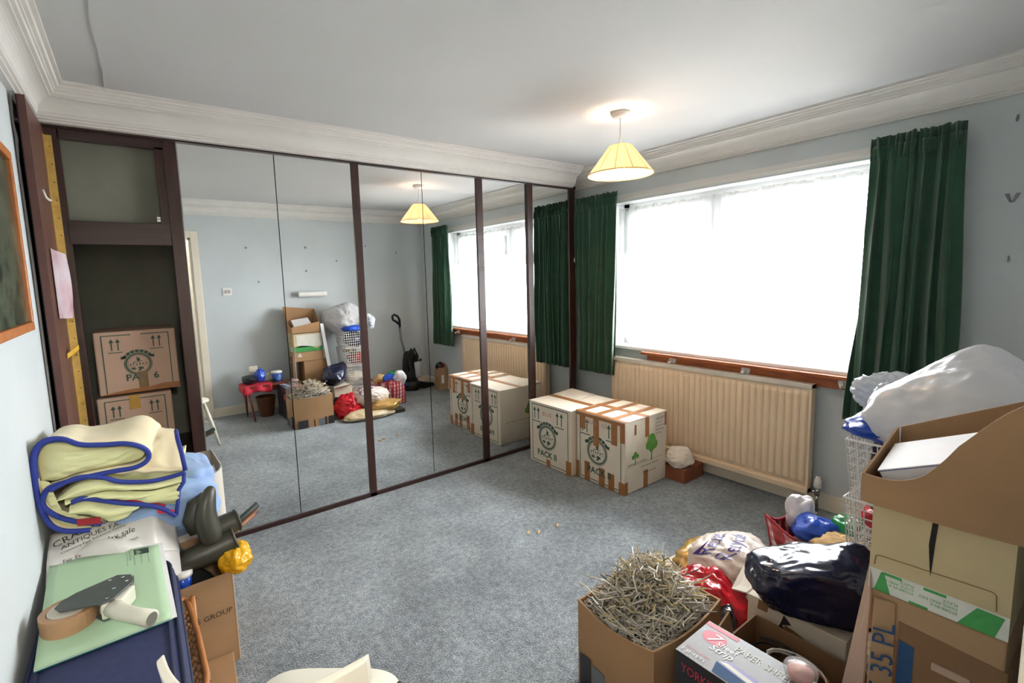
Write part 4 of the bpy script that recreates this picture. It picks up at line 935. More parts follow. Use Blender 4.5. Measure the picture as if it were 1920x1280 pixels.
# top box: open, sloping rim, front low
t = thing('open_carton', 'open brown carton with tall sloping flaps, topmost of the tall stack', 'cardboard box', (-1.735, -2.86, .907))
kX0, kX1, kY0, kY1 = -1.91, -1.60, -2.985, -2.712
b = B(); N = 16; th = .005
def rimz(u):  # along the camera-facing side, u from mirror end to door end
    return .978+.10*(u**.8)+.155*max(0, u-.18)*(1 if u < .8 else 1)
vs = []; fs = []
for i in range(N+1):
    u = i/N; y = kY1+(kY0-kY1)*u; s_ = min(1, max(0, (u-.38)/.62)); z = .978+.13*u+.102*s_*s_*(3-2*s_)-.03*math.sin(math.pi*min(1, u*1.6)); bow = -.010*math.sin(math.pi*u)
    for dx in (0, th): vs += [(kX0+bow+dx-.018*u*u, y, z), (kX0+bow+dx, y, .907)]
for i in range(N):
    o = i*4; e = o+4; fs += [(o, e, e+1, o+1), (o+2, o+3, e+3, e+2), (o, o+2, e+2, e)]
make('side_flap', B().add(vs, fs), CARD, t)
make('front_flap', B().hexa([(kX0, kY1-.005, .907), (kX1, kY1-.005, .907), (kX1, kY1, .907), (kX0, kY1, .907), (kX0, kY1-.005, .978), (kX1, kY1+.005, 1.028), (kX1, kY1+.01, 1.028), (kX0, kY1, .978)]), CARD, t)
make('far_flap', B().hexa([(kX1-.005, kY0, .907), (kX1, kY0, .907), (kX1, kY1, .907), (kX1-.005, kY1, .907), (kX1+.03, kY0, 1.165), (kX1+.035, kY0, 1.165), (kX1+.005, kY1, 1.03), (kX1, kY1, 1.03)]), CARD, t)
make('back_flap', B().hexa([(kX0, kY0-.005, .907), (kX1, kY0-.005, .907), (kX1, kY0, .907), (kX0, kY0, .907), (kX0-.018, kY0-.005, 1.21), (kX1+.03, kY0-.005, 1.165), (kX1+.03, kY0, 1.165), (kX0-.018, kY0, 1.21)]), CARD, t)
make('base', B().box((kX0+.005, kY0, .907), (kX1-.005, kY1-.005, .914)), CARD, t)
xf = Matrix.Translation((-1.775, -2.815, 1.005)) @ Euler((R(-24), R(-6), R(4))).to_matrix().to_4x4()
t2 = thing('white_carton', 'flat white carton lying tilted inside the open brown carton', 'carton', (-1.775, -2.815, .96))
make('body', B(xf).box((-.095, -.085, -.03), (.095, .085, .02)), PAPER, t2, bevel=.003)
make('lid', B(xf).box((-.096, -.086, .021), (.096, .086, .024)), PAPER, t2); make('blue_edge', B(xf).box((-.0965, -.0865, .0195), (.0965, .0865, .0212)), VIOLET, t2)
tag(make('packing_bundle', B().blob((-1.75, -2.85, .945), (.11, .10, .045), 91, .1, nu=24, nv=14, zmin=.916), mat('kraft_filler', '#7d6248', .9)), 'brown packing under the white carton in the open brown carton', 'packing')
tag(make('leaning_batten', B().hexa([(-1.49, -2.70, .015), (-1.45, -2.70, .015), (-1.45, -2.69, .015), (-1.49, -2.69, .015), (-1.59, -2.72, 1.0), (-1.55, -2.72, 1.0), (-1.55, -2.71, 1.0), (-1.59, -2.71, 1.0)]), WHITE, bevel=.002), 'long white batten leaning against the tall stack of cartons', 'batten')

# --- upright vacuum cleaner and wine box in the far corner (seen in the mirrors)
t = thing('vacuum_cleaner', 'black upright vacuum cleaner with loop handle standing near the back wall', 'vacuum cleaner', (-.40, -2.76, 0))
make('floor_head', B().hexa([(-.30, -2.82, .012), (-.09, -2.86, .012), (-.06, -2.74, .012), (-.27, -2.68, .012), (-.30, -2.82, .10), (-.10, -2.85, .05), (-.07, -2.75, .05), (-.27, -2.69, .10)]), BPLAS, t, bevel=.01)
make('body', B().lathe([(.06, .08), (.10, .10), (.105, .2), (.09, .40), (.07, .5), (.03, .53)], (-.42, -2.78, 0), 20), BPLAS, t, smooth=True)
make('dust_bin', B().lathe([(.055, 0), (.065, .02), (.065, .2), (.05, .22)], (-.335, -2.73, .17), 20), CLEARB, t, smooth=True)
make('base', B().lathe([(.11, .02), (.13, .05), (.12, .12), (.06, .14)], (-.42, -2.77, 0), 20), BPLAS, t, smooth=True)
for y in (-2.68, -2.86):
    make('wheel', B(Matrix.Translation((-.40, y, .065)) @ Matrix.Rotation(R(90), 4, 'X')).lathe([(0, -.02), (.06, -.02), (.065, 0), (.06, .02), (0, .02)], (0, 0, 0), 24), mat('dark_rubber', '#0e0f10', .7), t, smooth=True)
make('blue_trim', B().box((-.55, -2.70, .09), (-.51, -2.66, .13)), BLUEB, t, bevel=.006)
make('handle_tube', B().tube([(-.45, -2.83, .5), (-.49, -2.85, .70), (-.49, -2.86, .86)], .017, 10), mat('grey_tube', '#7c8288', .4), t, smooth=True)
make('grip', B().tube([(-.49, -2.86, .78), (-.495, -2.86, .96), (-.52, -2.86, 1.005), (-.57, -2.86, 1.03), (-.595, -2.86, 1.01), (-.59, -2.86, .965), (-.54, -2.86, .93), (-.498, -2.86, .89)], .016, 10), BPLAS, t, smooth=True)
for k in range(2):
    make('hose', B().tube([(-.47+.05*k, -2.70, .28), (-.50+.06*k, -2.69, .45), (-.43+.05*k, -2.69, .57), (-.36+.03*k, -2.70, .46), (-.36, -2.70, .3)], .016, 8), BPLAS, t, smooth=True)
make('arm', B().tube([(-.40, -2.74, .36), (-.30, -2.72, .38), (-.27, -2.72, .41)], .018, 8), BPLAS, t, smooth=True)
t = thing('bottle_carton', 'narrow brown carton with black and red things, on the carpet in the corner', 'cardboard box', (-.075, -2.53, 0))
carton(t, -.135, -.025, -2.60, -2.46, 0, (.30,)*4, CARD2)
make('label', B(frame((-.025, -2.4595, .0), (-1, 0, 0), (0, 0, 1))).poly([(.05, .09, .001), (.09, .09, .001), (.09, .2, .001), (.05, .2, .001)]), PAPER, t)
tag(make('black_cloth', B().blob((-.10, -2.53, .315), (.04, .05, .06), 95, .3, nu=24, nv=14), BLKB, smooth=True), 'black cloth sticking out of the narrow corner carton', 'cloth')
tag(make('red_bow', B().blob((-.055, -2.53, .315), (.035, .045, .045), 97, .35, nu=24, nv=14), REDF, smooth=True), 'red bundle sticking out of the narrow corner carton', 'bundle')

# --- wall things on the back wall (seen in the mirrors) and putty marks
yb = YB
for k, (x, z) in enumerate(((-.828, 1.94), (-.394, 1.86), (-2.251, 1.90), (-1.594, 1.91), (-1.601, 1.63), (-1.22, 1.75), (-2.148, 1.51))):
    tag(make('putty_lump', B().blob((x, yb+.004, z), (.011, .004, .012), k, .3, nu=10, nv=8), PUTTY), (
        'small grey putty lump highest on the back wall, right of the white sack', 'small grey putty lump on the back wall nearest the window corner',
        'small grey putty lump high on the back wall, nearest the doorway', 'small grey putty lump on the back wall high over the tube light',
        'small grey putty lump on the back wall just over the tube light', 'small grey putty lump on the back wall over the white sack',
        'small grey putty lump on the back wall beside the switches')[k], 'putty', 'putty lumps on the back wall')
for k, (y, z, s_, lb) in enumerate(((-2.688, 2.14, 1.0, 'dark putty mark on the window wall, highest beside the long curtain'), (-2.70, 1.503, .9, 'dark putty mark on the window wall, lowest beside the long curtain'))):
    tag(make('putty_lump', B().blob((-.003, y, z), (.003, .006*s_, .015*s_), k+20, .2, nu=10, nv=8), PUTTY), lb, 'putty')
q = B()
for sg in (-1, 1): q.prism([(-.001, -2.694+sg*.012, 1.805), (-.001, -2.694+sg*.026, 1.805), (-.001, -2.694+sg*.008, 1.765), (-.001, -2.694, 1.765)], (-.006, 0, 0))
tag(make('putty_lump', q, PUTTY), 'V shaped grey putty mark on the window wall', 'putty')
t = thing('light_switch', 'pair of white switches on the back wall near the doorway', 'switch', (-2.48, yb, 1.36))
make('plate', B().box((-2.525, yb, 1.365), (-2.435, yb+.008, 1.45)), WPLAS, t, bevel=.002)
for x in (-2.505, -2.47): make('rocker', B().box((x, yb+.008, 1.39), (x+.02, yb+.013, 1.425)), mat('grey_rocker', '#b9a9a6', .4), t)
t = thing('wall_light', 'short white tube light fixed flat on the back wall', 'lamp', (-1.56, yb, 1.31))
make('tube_cover', B(Matrix.Translation((-1.73, yb+.045, 1.345)) @ Matrix.Rotation(R(90), 4, 'Y')).lathe([(0, 0), (.034, .0), (.036, .01), (.036, .33), (.034, .34), (0, .34)], (0, 0, 0), 20), WPLAS, t, smooth=True)
make('bracket', B().box((-1.70, yb, 1.33), (-1.42, yb+.02, 1.36)), WPLAS, t)

# --- between the boxes and radiator: terracotta block with crumpled cloth
t = tag(make('terracotta_box', B().hexa([(-.335, -1.262, .0), (-.09, -1.262, 0), (-.09, -1.085, 0), (-.335, -1.085, 0), (-.33, -1.262, .098), (-.092, -1.262, .098), (-.092, -1.085, .098), (-.33, -1.085, .098)]), BRICKM, bevel=.004), 'reddish brown block on the carpet in front of the radiator', 'block')
tag(make('white_cloth', B().blob((-.250, -1.165, .155), (.115, .09, .066), 101, .28, 2.0, 48, 30, zmin=.101, ridge=.8), CLOTHW, smooth=True), 'crumpled off white cloth on the reddish block by the radiator', 'cloth')
for k, (x, y) in enumerate(((-1.61, -1.062), (-1.555, -1.093), (-1.416, -1.105))):
    tag(make('carpet_fluff', B().blob((x, y, .004), (.022, .007, .005), k+110, .4, nu=10, nv=6, zmin=.001, rz=.6), TANC, smooth=True), ('leftmost of three tiny tan scraps on the open carpet', 'middle one of three tiny tan scraps on the carpet', 'rightmost tiny tan scrap on the carpet, towards the removal boxes')[k], 'fluff', 'scraps on the carpet')

# ================================================================== LEFT-HAND PILE
# --- navy suitcase
t = thing('suitcase', 'large navy fabric suitcase lying flat beside the left wall', 'suitcase', (-3.46, -1.5, 0))
def rrect(x0, x1, y0, y1, z, r, n=7):
    ps = []
    for cx_, cy_, a0 in ((x1-r, y1-r, 0), (x0+r, y1-r, 90), (x0+r, y0+r, 180), (x1-r, y0+r, 270)):
        for k in range(n+1):
            a = R(a0+90*k/n); ps.append((cx_+r*math.cos(a), cy_+r*math.sin(a), z))
    return ps
def loft(rings):
    n = len(rings[0]); vs = [p for r in rings for p in r]
    fs = [(i*n+k, i*n+(k+1) % n, (i+1)*n+(k+1) % n, (i+1)*n+k) for i in range(len(rings)-1) for k in range(n)]
    return vs, fs + [tuple(range(n))[::-1], tuple(range((len(rings)-1)*n, len(rings)*n))]
sx0, sx1, sy0, sy1, szt = -3.632, -3.293, -1.93, -1.095, .548
rg = []
for d, z in ((.02, 0), (.004, .015), (0, .05), (0, szt-.06), (.004, szt-.035), (.014, szt-.014), (.035, szt-.003), (.06, szt)):
    rg.append(rrect(sx0+d, sx1-d, sy0+d, sy1-d, z, .075-d*.5))
vs, fs = loft(rg); make('body', B().add(vs, fs), NAVY, t, smooth=True)
make('piping', B().tube(rrect(sx0+.014, sx1-.014, sy0+.014, sy1-.014, szt-.012, .07), .006, 6, closed=True), NAVYD, t, smooth=True)
make('zip', B().tube(rrect(sx0-.001, sx1+.001, sy0-.001, sy1+.001, szt-.07, .075), .005, 6, closed=True), NAVYD, t, smooth=True)
make('zip', B().tube(rrect(sx0+.034, sx1-.034, sy0+.034, sy1-.034, szt-.001, .06), .004, 6, closed=True), NAVYD, t, smooth=True)

# --- printed white plastic bag under the duvet
def bagf(u, v):
    x = -3.628+.355*u; y = -.90-.205*v+.04*u; z = .64-.075*u*0-.085*v*v+.035*math.sin(math.pi*u)*(1-v)+.012*noise.noise(Vector((u*5, v*5, 4)))
    if u > .8: z -= (u-.8)*.28; y += (u-.8)*.25
    return (x, y, z)
t = tag(make('white_printed_bag', B().grid(bagf, 40, 30), mat('white_mailer_film', '#cfccc6', .4, .04, 6, .3, 16), smooth=True, solid=.004), 'white plastic bag printed with black words between duvet and suitcase', 'bag')
make('lower_side', B().grid(lambda u, v: (lambda p: (p[0], p[1]-.02*v, p[2]*(1-v)+.40*v))(bagf(u, 1)), 40, 6), _M['white_mailer_film'], t, smooth=True)
make('filling', B().blob((-3.46, -.98, .50), (.165, .14, .125), 121, .08, nu=28, nv=16), _M['white_mailer_film'], t, smooth=True)
def bag_text(s, sz_, x, v, m=INKK, sh=0, rot=4):
    p0 = Vector(bagf(x, v)); r_ = Vector((1, .26, .12)); u_ = Vector((-.1, .85, .45))
    wrap_text(s, sz_, p0+Vector((0, -.02, .1)), r_, u_, m, t, shear=sh)
bag_text('CRANMORE PARK', .036, .04, .55); bag_text('ANTIQUES FAIR', .026, .10, .68, sh=.1)
bag_text('Cranmore Park Exhibition Centre', .013, .10, .755); bag_text('One-day sale', .028, .26, .84, sh=.3)
bag_text('Fair Events Ltd, P.O. Box', .017, .12, .91, sh=.1); bag_text('for information please contact', .013, .25, .955)

# --- mint folder and tape gun
t = thing('folder', 'mint green card folder lying on the navy suitcase', 'folder', (-3.47, -1.3, .551))
fc = [(-3.622, -1.035, .592), (-3.333, -1.095, .578), (-3.318, -1.535, .553), (-3.602, -1.545, .553)]
def fold(zs):
    def fn(u, v):
        p = (Vector(fc[0])*(1-u)+Vector(fc[1])*u)*(1-v)+(Vector(fc[3])*(1-u)+Vector(fc[2])*u)*v
        return p+Vector((0, 0, zs+.004*math.sin(math.pi*v)*math.sin(math.pi*u)))
    return fn
make('back_cover', B().grid(fold(.002), 12, 12), TEAL, t, solid=.002, label='teal under cover')
make('sheet', B().grid(lambda u, v: Vector(fold(.005)(u, v))+Vector((.012*u, .012*(1-v), 0)), 12, 12), PAPER, t, solid=.0015)
make('front_cover', B().grid(fold(.008), 12, 12), GFOLD, t, solid=.002, smooth=True)
ff = fold(.0095); px_ = lambda a, b_, c, d: B().grid(lambda u, v: ff(a+(c-a)*u, b_+(d-b_)*v), 6, 6)
make('black_label', px_(.76, .025, .90, .11), mat('label_black', '#3b4a44', .7), t)
for k in range(4): make('ruled_line', px_(.69+.065*k, .04+.07*(k > 0), .693+.065*k, .26), INKG, t)
xt = frame(ff(.86, .035), Vector(ff(.86, .2))-Vector(ff(.86, .035)), Vector(ff(.9, .1))-Vector(ff(.8, .1)))
text('office', .02, up(xt @ Matrix.Translation((.004, -.024, 0)), .002), GFOLD, t)
xt = frame(ff(.71, .05), Vector(ff(.71, .2))-Vector(ff(.71, .05)), Vector(ff(.9, .1))-Vector(ff(.8, .1)))
text('Square Cut Folder', .009, up(xt, .002), INKG, t)
t = thing('tape_gun', 'parcel tape gun with a brown tape roll lying on the mint folder', 'tape dispenser', (-3.5, -1.4, .565))
rc = Vector((-3.545, -1.40, .566))
make('tape_roll', B().lathe([(.046, 0), (.062, 0), (.062, .05), (.046, .05), (.046, 0)], rc, 36, cap=False), TAPEROLL, t, smooth=False)
make('roll_hub', B().lathe([(.0, .03), (.018, .03), (.018, .052), (.036, .052), (.044, .052), (.044, .002), (.0, .002)], rc, 30), mat('hub_grey', '#c9c4b4', .5), t, smooth=False)
plate = [(-3.560, -1.372), (-3.53, -1.350), (-3.438, -1.318), (-3.405, -1.340), (-3.398, -1.385), (-3.445, -1.452), (-3.470, -1.456), (-3.56, -1.425), (-3.572, -1.40)]
make('side_plate', B().prism([(x, y, .624) for x, y in plate], (0, 0, .005)), GUNG, t, bevel=.0015)
make('side_plate', B().prism([(x, y, .573) for x, y in plate[1:7]], (0, 0, .004)), GUNG, t)
for x, y in ((-3.425, -1.345), (-3.455, -1.340), (-3.415, -1.375), (-3.445, -1.395), (-3.458, -1.440)):
    make('rivet', B().lathe([(.005, 0), (.004, .002), (0, .0025)], (x, y, .629), 10), CHROME, t, smooth=True)
make('grip', B().tube([(-3.455, -1.430, .60), (-3.430, -1.478, .597), (-3.395, -1.522, .595), (-3.362, -1.560, .594)], [.026, .021, .020, .022], 16), GUNW, t, smooth=True)
make('grip_opening', B().tube([(-3.364, -1.558, .594), (-3.3612, -1.5612, .594)], .0165, 16), mat('grip_hollow', '#6a6a5e', .7), t)
make('grip_neck', B().hexa([(-3.475, -1.455, .575), (-3.425, -1.455, .575), (-3.395, -1.395, .575), (-3.44, -1.38, .575), (-3.475, -1.455, .622), (-3.425, -1.455, .622), (-3.395, -1.395, .622), (-3.44, -1.38, .622)]), GUNW, t, bevel=.006)
make('cutter', B().box((-3.405, -1.39, .585), (-3.398, -1.345, .625)), CHROME, t)
make('roller', B().tube([(-3.41, -1.345, .578), (-3.41, -1.345, .622)], .010, 14), mat('orange_roller', '#c07a45', .5), t, smooth=True)

# --- wicker basket squeezed between suitcase and carton
t = thing('cane_basket', 'brown woven basket with an orange cane rim beside the navy suitcase', 'basket', (-3.255, -1.4, .0))
rim = [(-3.276, -1.105, .375), (-3.262, -1.085, .37), (-3.250, -1.10, .365), (-3.236, -1.30, .35), (-3.232, -1.50, .34), (-3.238, -1.535, .338), (-3.262, -1.58, .336), (-3.278, -1.60, .33)]
rim = [(x-.017, y, z-.02) for x, y, z in rim]
make('cane_rim', B().tube(rim, .009, 10), CANE, t, smooth=True)
make('cane_rim', B().tube([(x-.002, y, z-.10) for x, y, z in rim], .008, 10), CANE, t, smooth=True)
make('cane_post', B().tube([(-3.252, -1.515, .31), (-3.250, -1.512, .01)], .010, 10), CANE, t, smooth=True); make('cane_post', B().tube([(-3.252, -1.11, .36), (-3.252, -1.11, .01)], .010, 10), CANE, t, smooth=True)
q = B()
for k in range(22):
    y = -1.12-.019*k
    for j in range(3):
        q.blob((-3.284+.009*j, y-.008*(j % 2), .305+.008*((k+j) % 2)), (.0085, .0115, .009), k*3+j, .1, nu=8, nv=6)
make('weave', q, WICK, t, kind='stuff')
q = B()
for k in range(9): q.tube([(-3.258+.004*(k % 2), -1.11, .03+.035*k), (-3.250-.004*(k % 2), -1.52, .03+.035*k)], .010, 6)
make('side_weave', q, WICK, t, kind='stuff')

# --- brown lettered carton with boots
t = thing('lettered_carton', 'tan carton lettered S GROUP holding rubber boots, beside the carpet', 'cardboard box', (-3.33, -.87, 0))
gx0, gx1, gy0, gy1 = -3.55, -3.112, -1.05, -.70
carton(t, gx0, gx1, gy0, gy1, 0, (.362, .372, .40, .36), CARD2)
make('corner_edge', B().box((gx1-.001, gy0-.001, .0), (gx1+.003, gy0+.05, .37)), CARDW, t, label='pale right edge')
xf = frame((-3.244, gy0, .207), (1, 0, .04), (0, 0, 1))
text('S GROUP', .0295, up(xf, .0005), INKK, t)
text('rk', .04, up(frame((-3.275, gy0, .298), (1, 0, .05), (0, 0, 1)), .0005), INKK, t, shear=.5)
tag(make('flat_carton', B().hexa([(-3.235, -1.28, .004), (-3.150, -1.28, .004), (-3.135, -1.06, .004), (-3.235, -1.055, .004), (-3.235, -1.28, .05), (-3.150, -1.28, .05), (-3.135, -1.06, .05), (-3.235, -1.055, .05)]), CARD, bevel=.003), 'flattened brown carton on the carpet below the lettered carton', 'cardboard box')
t = thing('screw_tub', 'small blue and white lidded tub in the lettered carton beside the suitcase', 'tub', (-3.268, -1.0, .36))
make('body', B().lathe([(.028, 0), (.031, .05)], (-3.272, -1.02, .355), 20), BLUEB, t, smooth=True)
make('lid', B().lathe([(.034, 0), (.034, .018), (0, .02)], (-3.272, -1.02, .405), 20), WPLAS, t, smooth=True)
tag(make('dark_bundle', B().blob((-3.30, -.88, .20), (.17, .14, .17), 131, .1, nu=24, nv=14, zmin=.01), mat('dark_clothes', '#1d1f1c', .9), smooth=True), 'dark bundle under the boots in the lettered carton', 'bundle')
def boot(label, shaft, foot, sole_up):
    t = thing('rubber_boot', label, 'boot', Vector(shaft[0][0]), 'olive rubber boots in the lettered carton')
    P = [p for p, r in shaft]; Rr = [r for p, r in shaft]
    make('shaft', B().tube(P, Rr, 20, caps=False), BOOT, t, smooth=True, solid=.004, sub=1)
    make('collar', B().tube([], 0) if False else B().tube([Vector(P[0])], Rr[0], 8) if False else ring(P[0], P[1], Rr[0]), BOOT, t, smooth=True)
    P = [p for p, r in foot]; Rr = [r for p, r in foot]
    make('foot', B().tube(P, Rr, 20, flat=.85), BOOT, t, smooth=True, sub=1)
    return t
def ring(p, q, r):
    p = Vector(p); d = (Vector(q)-p).normalized(); a = d.orthogonal().normalized(); c = d.cross(a)
    return B().tube([p+r*(math.cos(k*.2618)*a+math.sin(k*.2618)*c) for k in range(24)], .005, 6, closed=True)
boot('olive rubber boot lying with its open top towards the yellow bag',
     [((-3.085, -.985, .468), .046), ((-3.13, -.985, .457), .047), ((-3.19, -.99, .45), .045), ((-3.25, -.99, .44), .042), ((-3.28, -.985, .435), .036)],
     [((-3.25, -.985, .44), .042), ((-3.29, -.97, .45), .043), ((-3.30, -.93, .48), .038), ((-3.30, -.90, .51), .03), ((-3.295, -.885, .53), .015)], 0)
t = boot('olive rubber boot standing upright with toe in the air',
     [((-3.065, -.93, .52), .042), ((-3.10, -.935, .515), .043), ((-3.15, -.94, .51), .042), ((-3.18, -.95, .53), .04)],
     [((-3.158, -.995, .478), .034), ((-3.165, -.99, .51), .046), ((-3.175, -.985, .56), .047), ((-3.178, -.98, .61), .044), ((-3.165, -.97, .655), .036), ((-3.150, -.96, .688), .024), ((-3.145, -.955, .70), .010)], 1)
make('toe_back', B().tube([(-3.20, -.95, .53), (-3.215, -.94, .58), (-3.20, -.93, .63), (-3.17, -.925, .66)], [.035, .038, .034, .015], 16), BOOT, t, smooth=True)
tag(make('yellow_carrier_bag', B().blob((-3.090, -1.0, .400), (.062, .085, .058), 141, .2, 1.7, 72, 44, ridge=.8, facet=34, fp=30), YELB, smooth=True), 'crumpled yellow plastic bag over the edge of the lettered carton', 'bag')
tag(make('dark_tube', B().tube([(-3.13, -.80, .40), (-2.955, -.74, .482)], .013, 12), mat('umbrella_green', '#23312a', .6), smooth=True), 'dark green umbrella handle sticking out over the carpet', 'umbrella')
tag(make('dark_tube', B().tube([(-3.12, -.81, .385), (-2.96, -.755, .462)], .012, 12), mat('umbrella_brown', '#5a3a28', .5), smooth=True), 'brown stick beside the dark green umbrella handle', 'stick')
tag(make('dark_tube', B().tube([(-3.13, -.83, .385), (-2.975, -.765, .452)], .010, 12), mat('umbrella_tan', '#8a5a3a', .5), smooth=True), 'tan stick lowest beside the dark green umbrella handle', 'stick')

# --- rear carton with rounded rim, pillow
t = thing('rear_carton', 'tall grey lined carton standing before the open wardrobe, holding bedding', 'cardboard box', (-3.3, -.42, 0))
ps = rrect(-3.55, -3.072, -.70, -.20, 0, .06); N = len(ps); vs = []; fs = []
for k, (x, y, z) in enumerate(ps):
    h = .60 if y < -.5 and x < -3.2 else .63
    if x > -3.2: h = .60+.125*max(0, 1-abs(y+.50)/.35)
    for s_ in (0, 1):
        cx_, cy_ = -3.31, -.45; f = 1-.02*s_; vs += [(cx_+(x-cx_)*f, cy_+(y-cy_)*f, .0), (cx_+(x-cx_)*f, cy_+(y-cy_)*f, h)]
for k in range(N):
    o = k*4; e = ((k+1) % N)*4; fs += [(o, e, e+1, o+1), (o+2, o+3, e+3, e+2), (o+1, e+1, e+3, o+3)]
make('body', B().add(vs, fs), mat('grey_white_card', '#c9c2b6', .8, .1, 5, .05, 200), t)
make('base', B().box((-3.5, -.65, 0), (-3.12, -.25, .006)), CARD2, t)
tag(make('grey_bundle', B().blob((-3.31, -.45, .30), (.20, .22, .30), 151, .06, nu=28, nv=18, zmin=.008), mat('grey_bundle', '#9a9892', .9), smooth=True), 'grey bundle low inside the tall grey lined carton', 'bundle')
tag(make('marbled_file', B().hexa([(-3.17, -.70, .55), (-3.10, -.68, .58), (-3.10, -.60, .60), (-3.17, -.62, .57), (-3.17, -.71, .62), (-3.10, -.69, .66), (-3.10, -.61, .67), (-3.17, -.63, .63)]), picture_mat('marbled', ['#b9b5ac', '#8f8b84', '#d0ccc4'], 40)), 'grey marbled file tucked between pillow and carton rim', 'file')
t = tag(make('pale_blue_pillow', B().blob((-3.31, -.80, .60), (.20, .16, .12), 161, .16, 1.6, 60, 36, pw=.85, ridge=.4), LBLUE, smooth=True), 'pale blue pillow squashed under the folded cream duvet', 'pillow')
tag(make('pale_blue_blanket', B().blob((-3.20, -.72, .675), (.10, .15, .085), 163, .18, 1.6, 48, 30, pw=.9, ridge=.4), LBLUE, smooth=True), 'pale blue rolled bedding poking out right of the cream duvet', 'bedding')

# --- folded duvet
t = thing('folded_duvet', 'folded cream duvet with royal blue edging on top of the left pile', 'duvet', (-3.45, -.8, .66))
A = [(-3.514, .665), (-3.575, .682), (-3.608, .711), (-3.624, .756), (-3.632, .817), (-3.633, .877), (-3.630, .946), (-3.615, .986), (-3.590, 1.001), (-3.553, .995), (-3.511, .967), (-3.453, .953), (-3.392, .943), (-3.352, .922), (-3.331, .892), (-3.339, .866), (-3.373, .851), (-3.432, .853), (-3.526, .852), (-3.573, .848), (-3.606, .838), (-3.622, .805), (-3.617, .774), (-3.585, .734), (-3.537, .7), (-3.483, .677)]
Bt = [(-3.60, .835), (-3.53, .858), (-3.467, .842), (-3.419, .813), (-3.342, .792), (-3.285, .79), (-3.23, .795)]
Cb = [(-3.552, .778), (-3.516, .781), (-3.436, .742), (-3.328, .692), (-3.272, .64)]
def dense(pts, n):
    out = []; P = [Vector((p[0], p[1], 0)) for p in pts]
    L = [0]
    for i in range(1, len(P)): L.append(L[-1]+(P[i]-P[i-1]).length)
    for k in range(n+1):
        d = L[-1]*k/n; i = max(j for j in range(len(L)) if L[j] <= d+1e-9); i = min(i, len(P)-2)
        u = (d-L[i])/max(1e-9, L[i+1]-L[i])
        p0, p1, p2, p3 = P[max(i-1, 0)], P[i], P[i+1], P[min(i+2, len(P)-1)]
        q = .5*((2*p1)+(p2-p0)*u+(2*p0-5*p1+4*p2-p3)*u*u+(3*p1-p0-3*p2+p3)*u**3)
        out.append((q.x, q.y))
    return out
YF0 = -1.0
def depth_map(x, z, v, bulge):
    """push a front-profile point back by v (0 front .. 1 back), the fold plumping up behind"""
    y = YF0+.42*v
    rr_ = min(1, max(0, (x+3.64)/.30)); zz = z+(bulge*rr_*rr_-.05*(1-rr_))*math.sin(min(1, v*1.25)*math.pi*.5)*max(0, (z-.70)/.30) - .05*max(0, v-.75)*4*max(0, (z-.66)/.34)
    xx = x+.045*v*(1 if x > -3.5 else .25)
    return xx, y+.006*noise.noise(Vector((x*20, z*20, v*3))), zz+.008*noise.noise(Vector((x*12, v*5, z*12)))
Ad = dense(A, 110)
def sheet(path, bulge, th=0, v0=0, v1=1):
    n = len(path)-1
    def fn(u, v):
        i = min(n, int(round(u*n))); x, z = path[i]; return depth_map(x, z, v0+(v1-v0)*v, bulge)
    return B().grid(fn, n, 16)
make('upper_fold', sheet(Ad, .035), DUVC, t, smooth=True, solid=.014)
make('blue_edging', B().tube([(x, YF0-.006+.006*noise.noise(Vector((x*15, z*15, 0))), z) for x, z in Ad], .0085, 8), PIPE, t, smooth=True)
inn = dense([(x*.94+(-3.48)*.06, z*.90+.86*.10) for x, z in A[6:19]], 60)
make('red_lining', B().tube([(x, YF0+.006, z) for x, z in dense([(x*.975-3.48*.025, z*.94+.9*.06) for x, z in A[5:13]], 40)], .006, 6), REDF, t, smooth=True)
make('inner_edging', B().tube([(x, YF0+.002, z) for x, z in dense([(x*.965-3.48*.035, z*.915+.9*.085) for x, z in A[5:14]], 50)], .0055, 6), PIPE, t, smooth=True)
# puffy lemon stuffing seen inside the lobe and at the left
def puff(poly_, dy, amp, seed, m, name='lemon_lining'):
    cx_ = sum(p[0] for p in poly_)/len(poly_); cz_ = sum(p[1] for p in poly_)/len(poly_); dn = dense(list(poly_)+[poly_[0]], 64)
    n = len(dn)-1
    def fn(u, v):
        x, z = dn[int(round(u*n))]; k = 1-v
        xx = cx_+(x-cx_)*k; zz = cz_+(z-cz_)*k
        wr_ = noise.noise(Vector((xx*9, zz*55+1.5*math.sin(xx*14), seed)))*.5+noise.noise(Vector((xx*24, zz*90, seed+3)))*.3
        return (xx, YF0+dy-.024*math.sin(min(1, v*2.2)*math.pi*.5)+amp*wr_*min(1, v*3), zz)
    make(name, B().grid(fn, n, 22), m, t, smooth=True)
puff([(-3.622, .86), (-3.622, .94), (-3.60, .978), (-3.56, .978), (-3.51, .955), (-3.45, .941), (-3.392, .932), (-3.355, .912), (-3.342, .892), (-3.36, .868), (-3.43, .862), (-3.53, .862), (-3.58, .852)], .03, .022, 1, DUVG)
puff([(-3.622, .80), (-3.628, .86), (-3.60, .845), (-3.612, .80), (-3.606, .77), (-3.575, .728), (-3.53, .70), (-3.49, .69), (-3.50, .672), (-3.57, .688), (-3.603, .717), (-3.618, .76)], .025, .015, 2, DUVG)
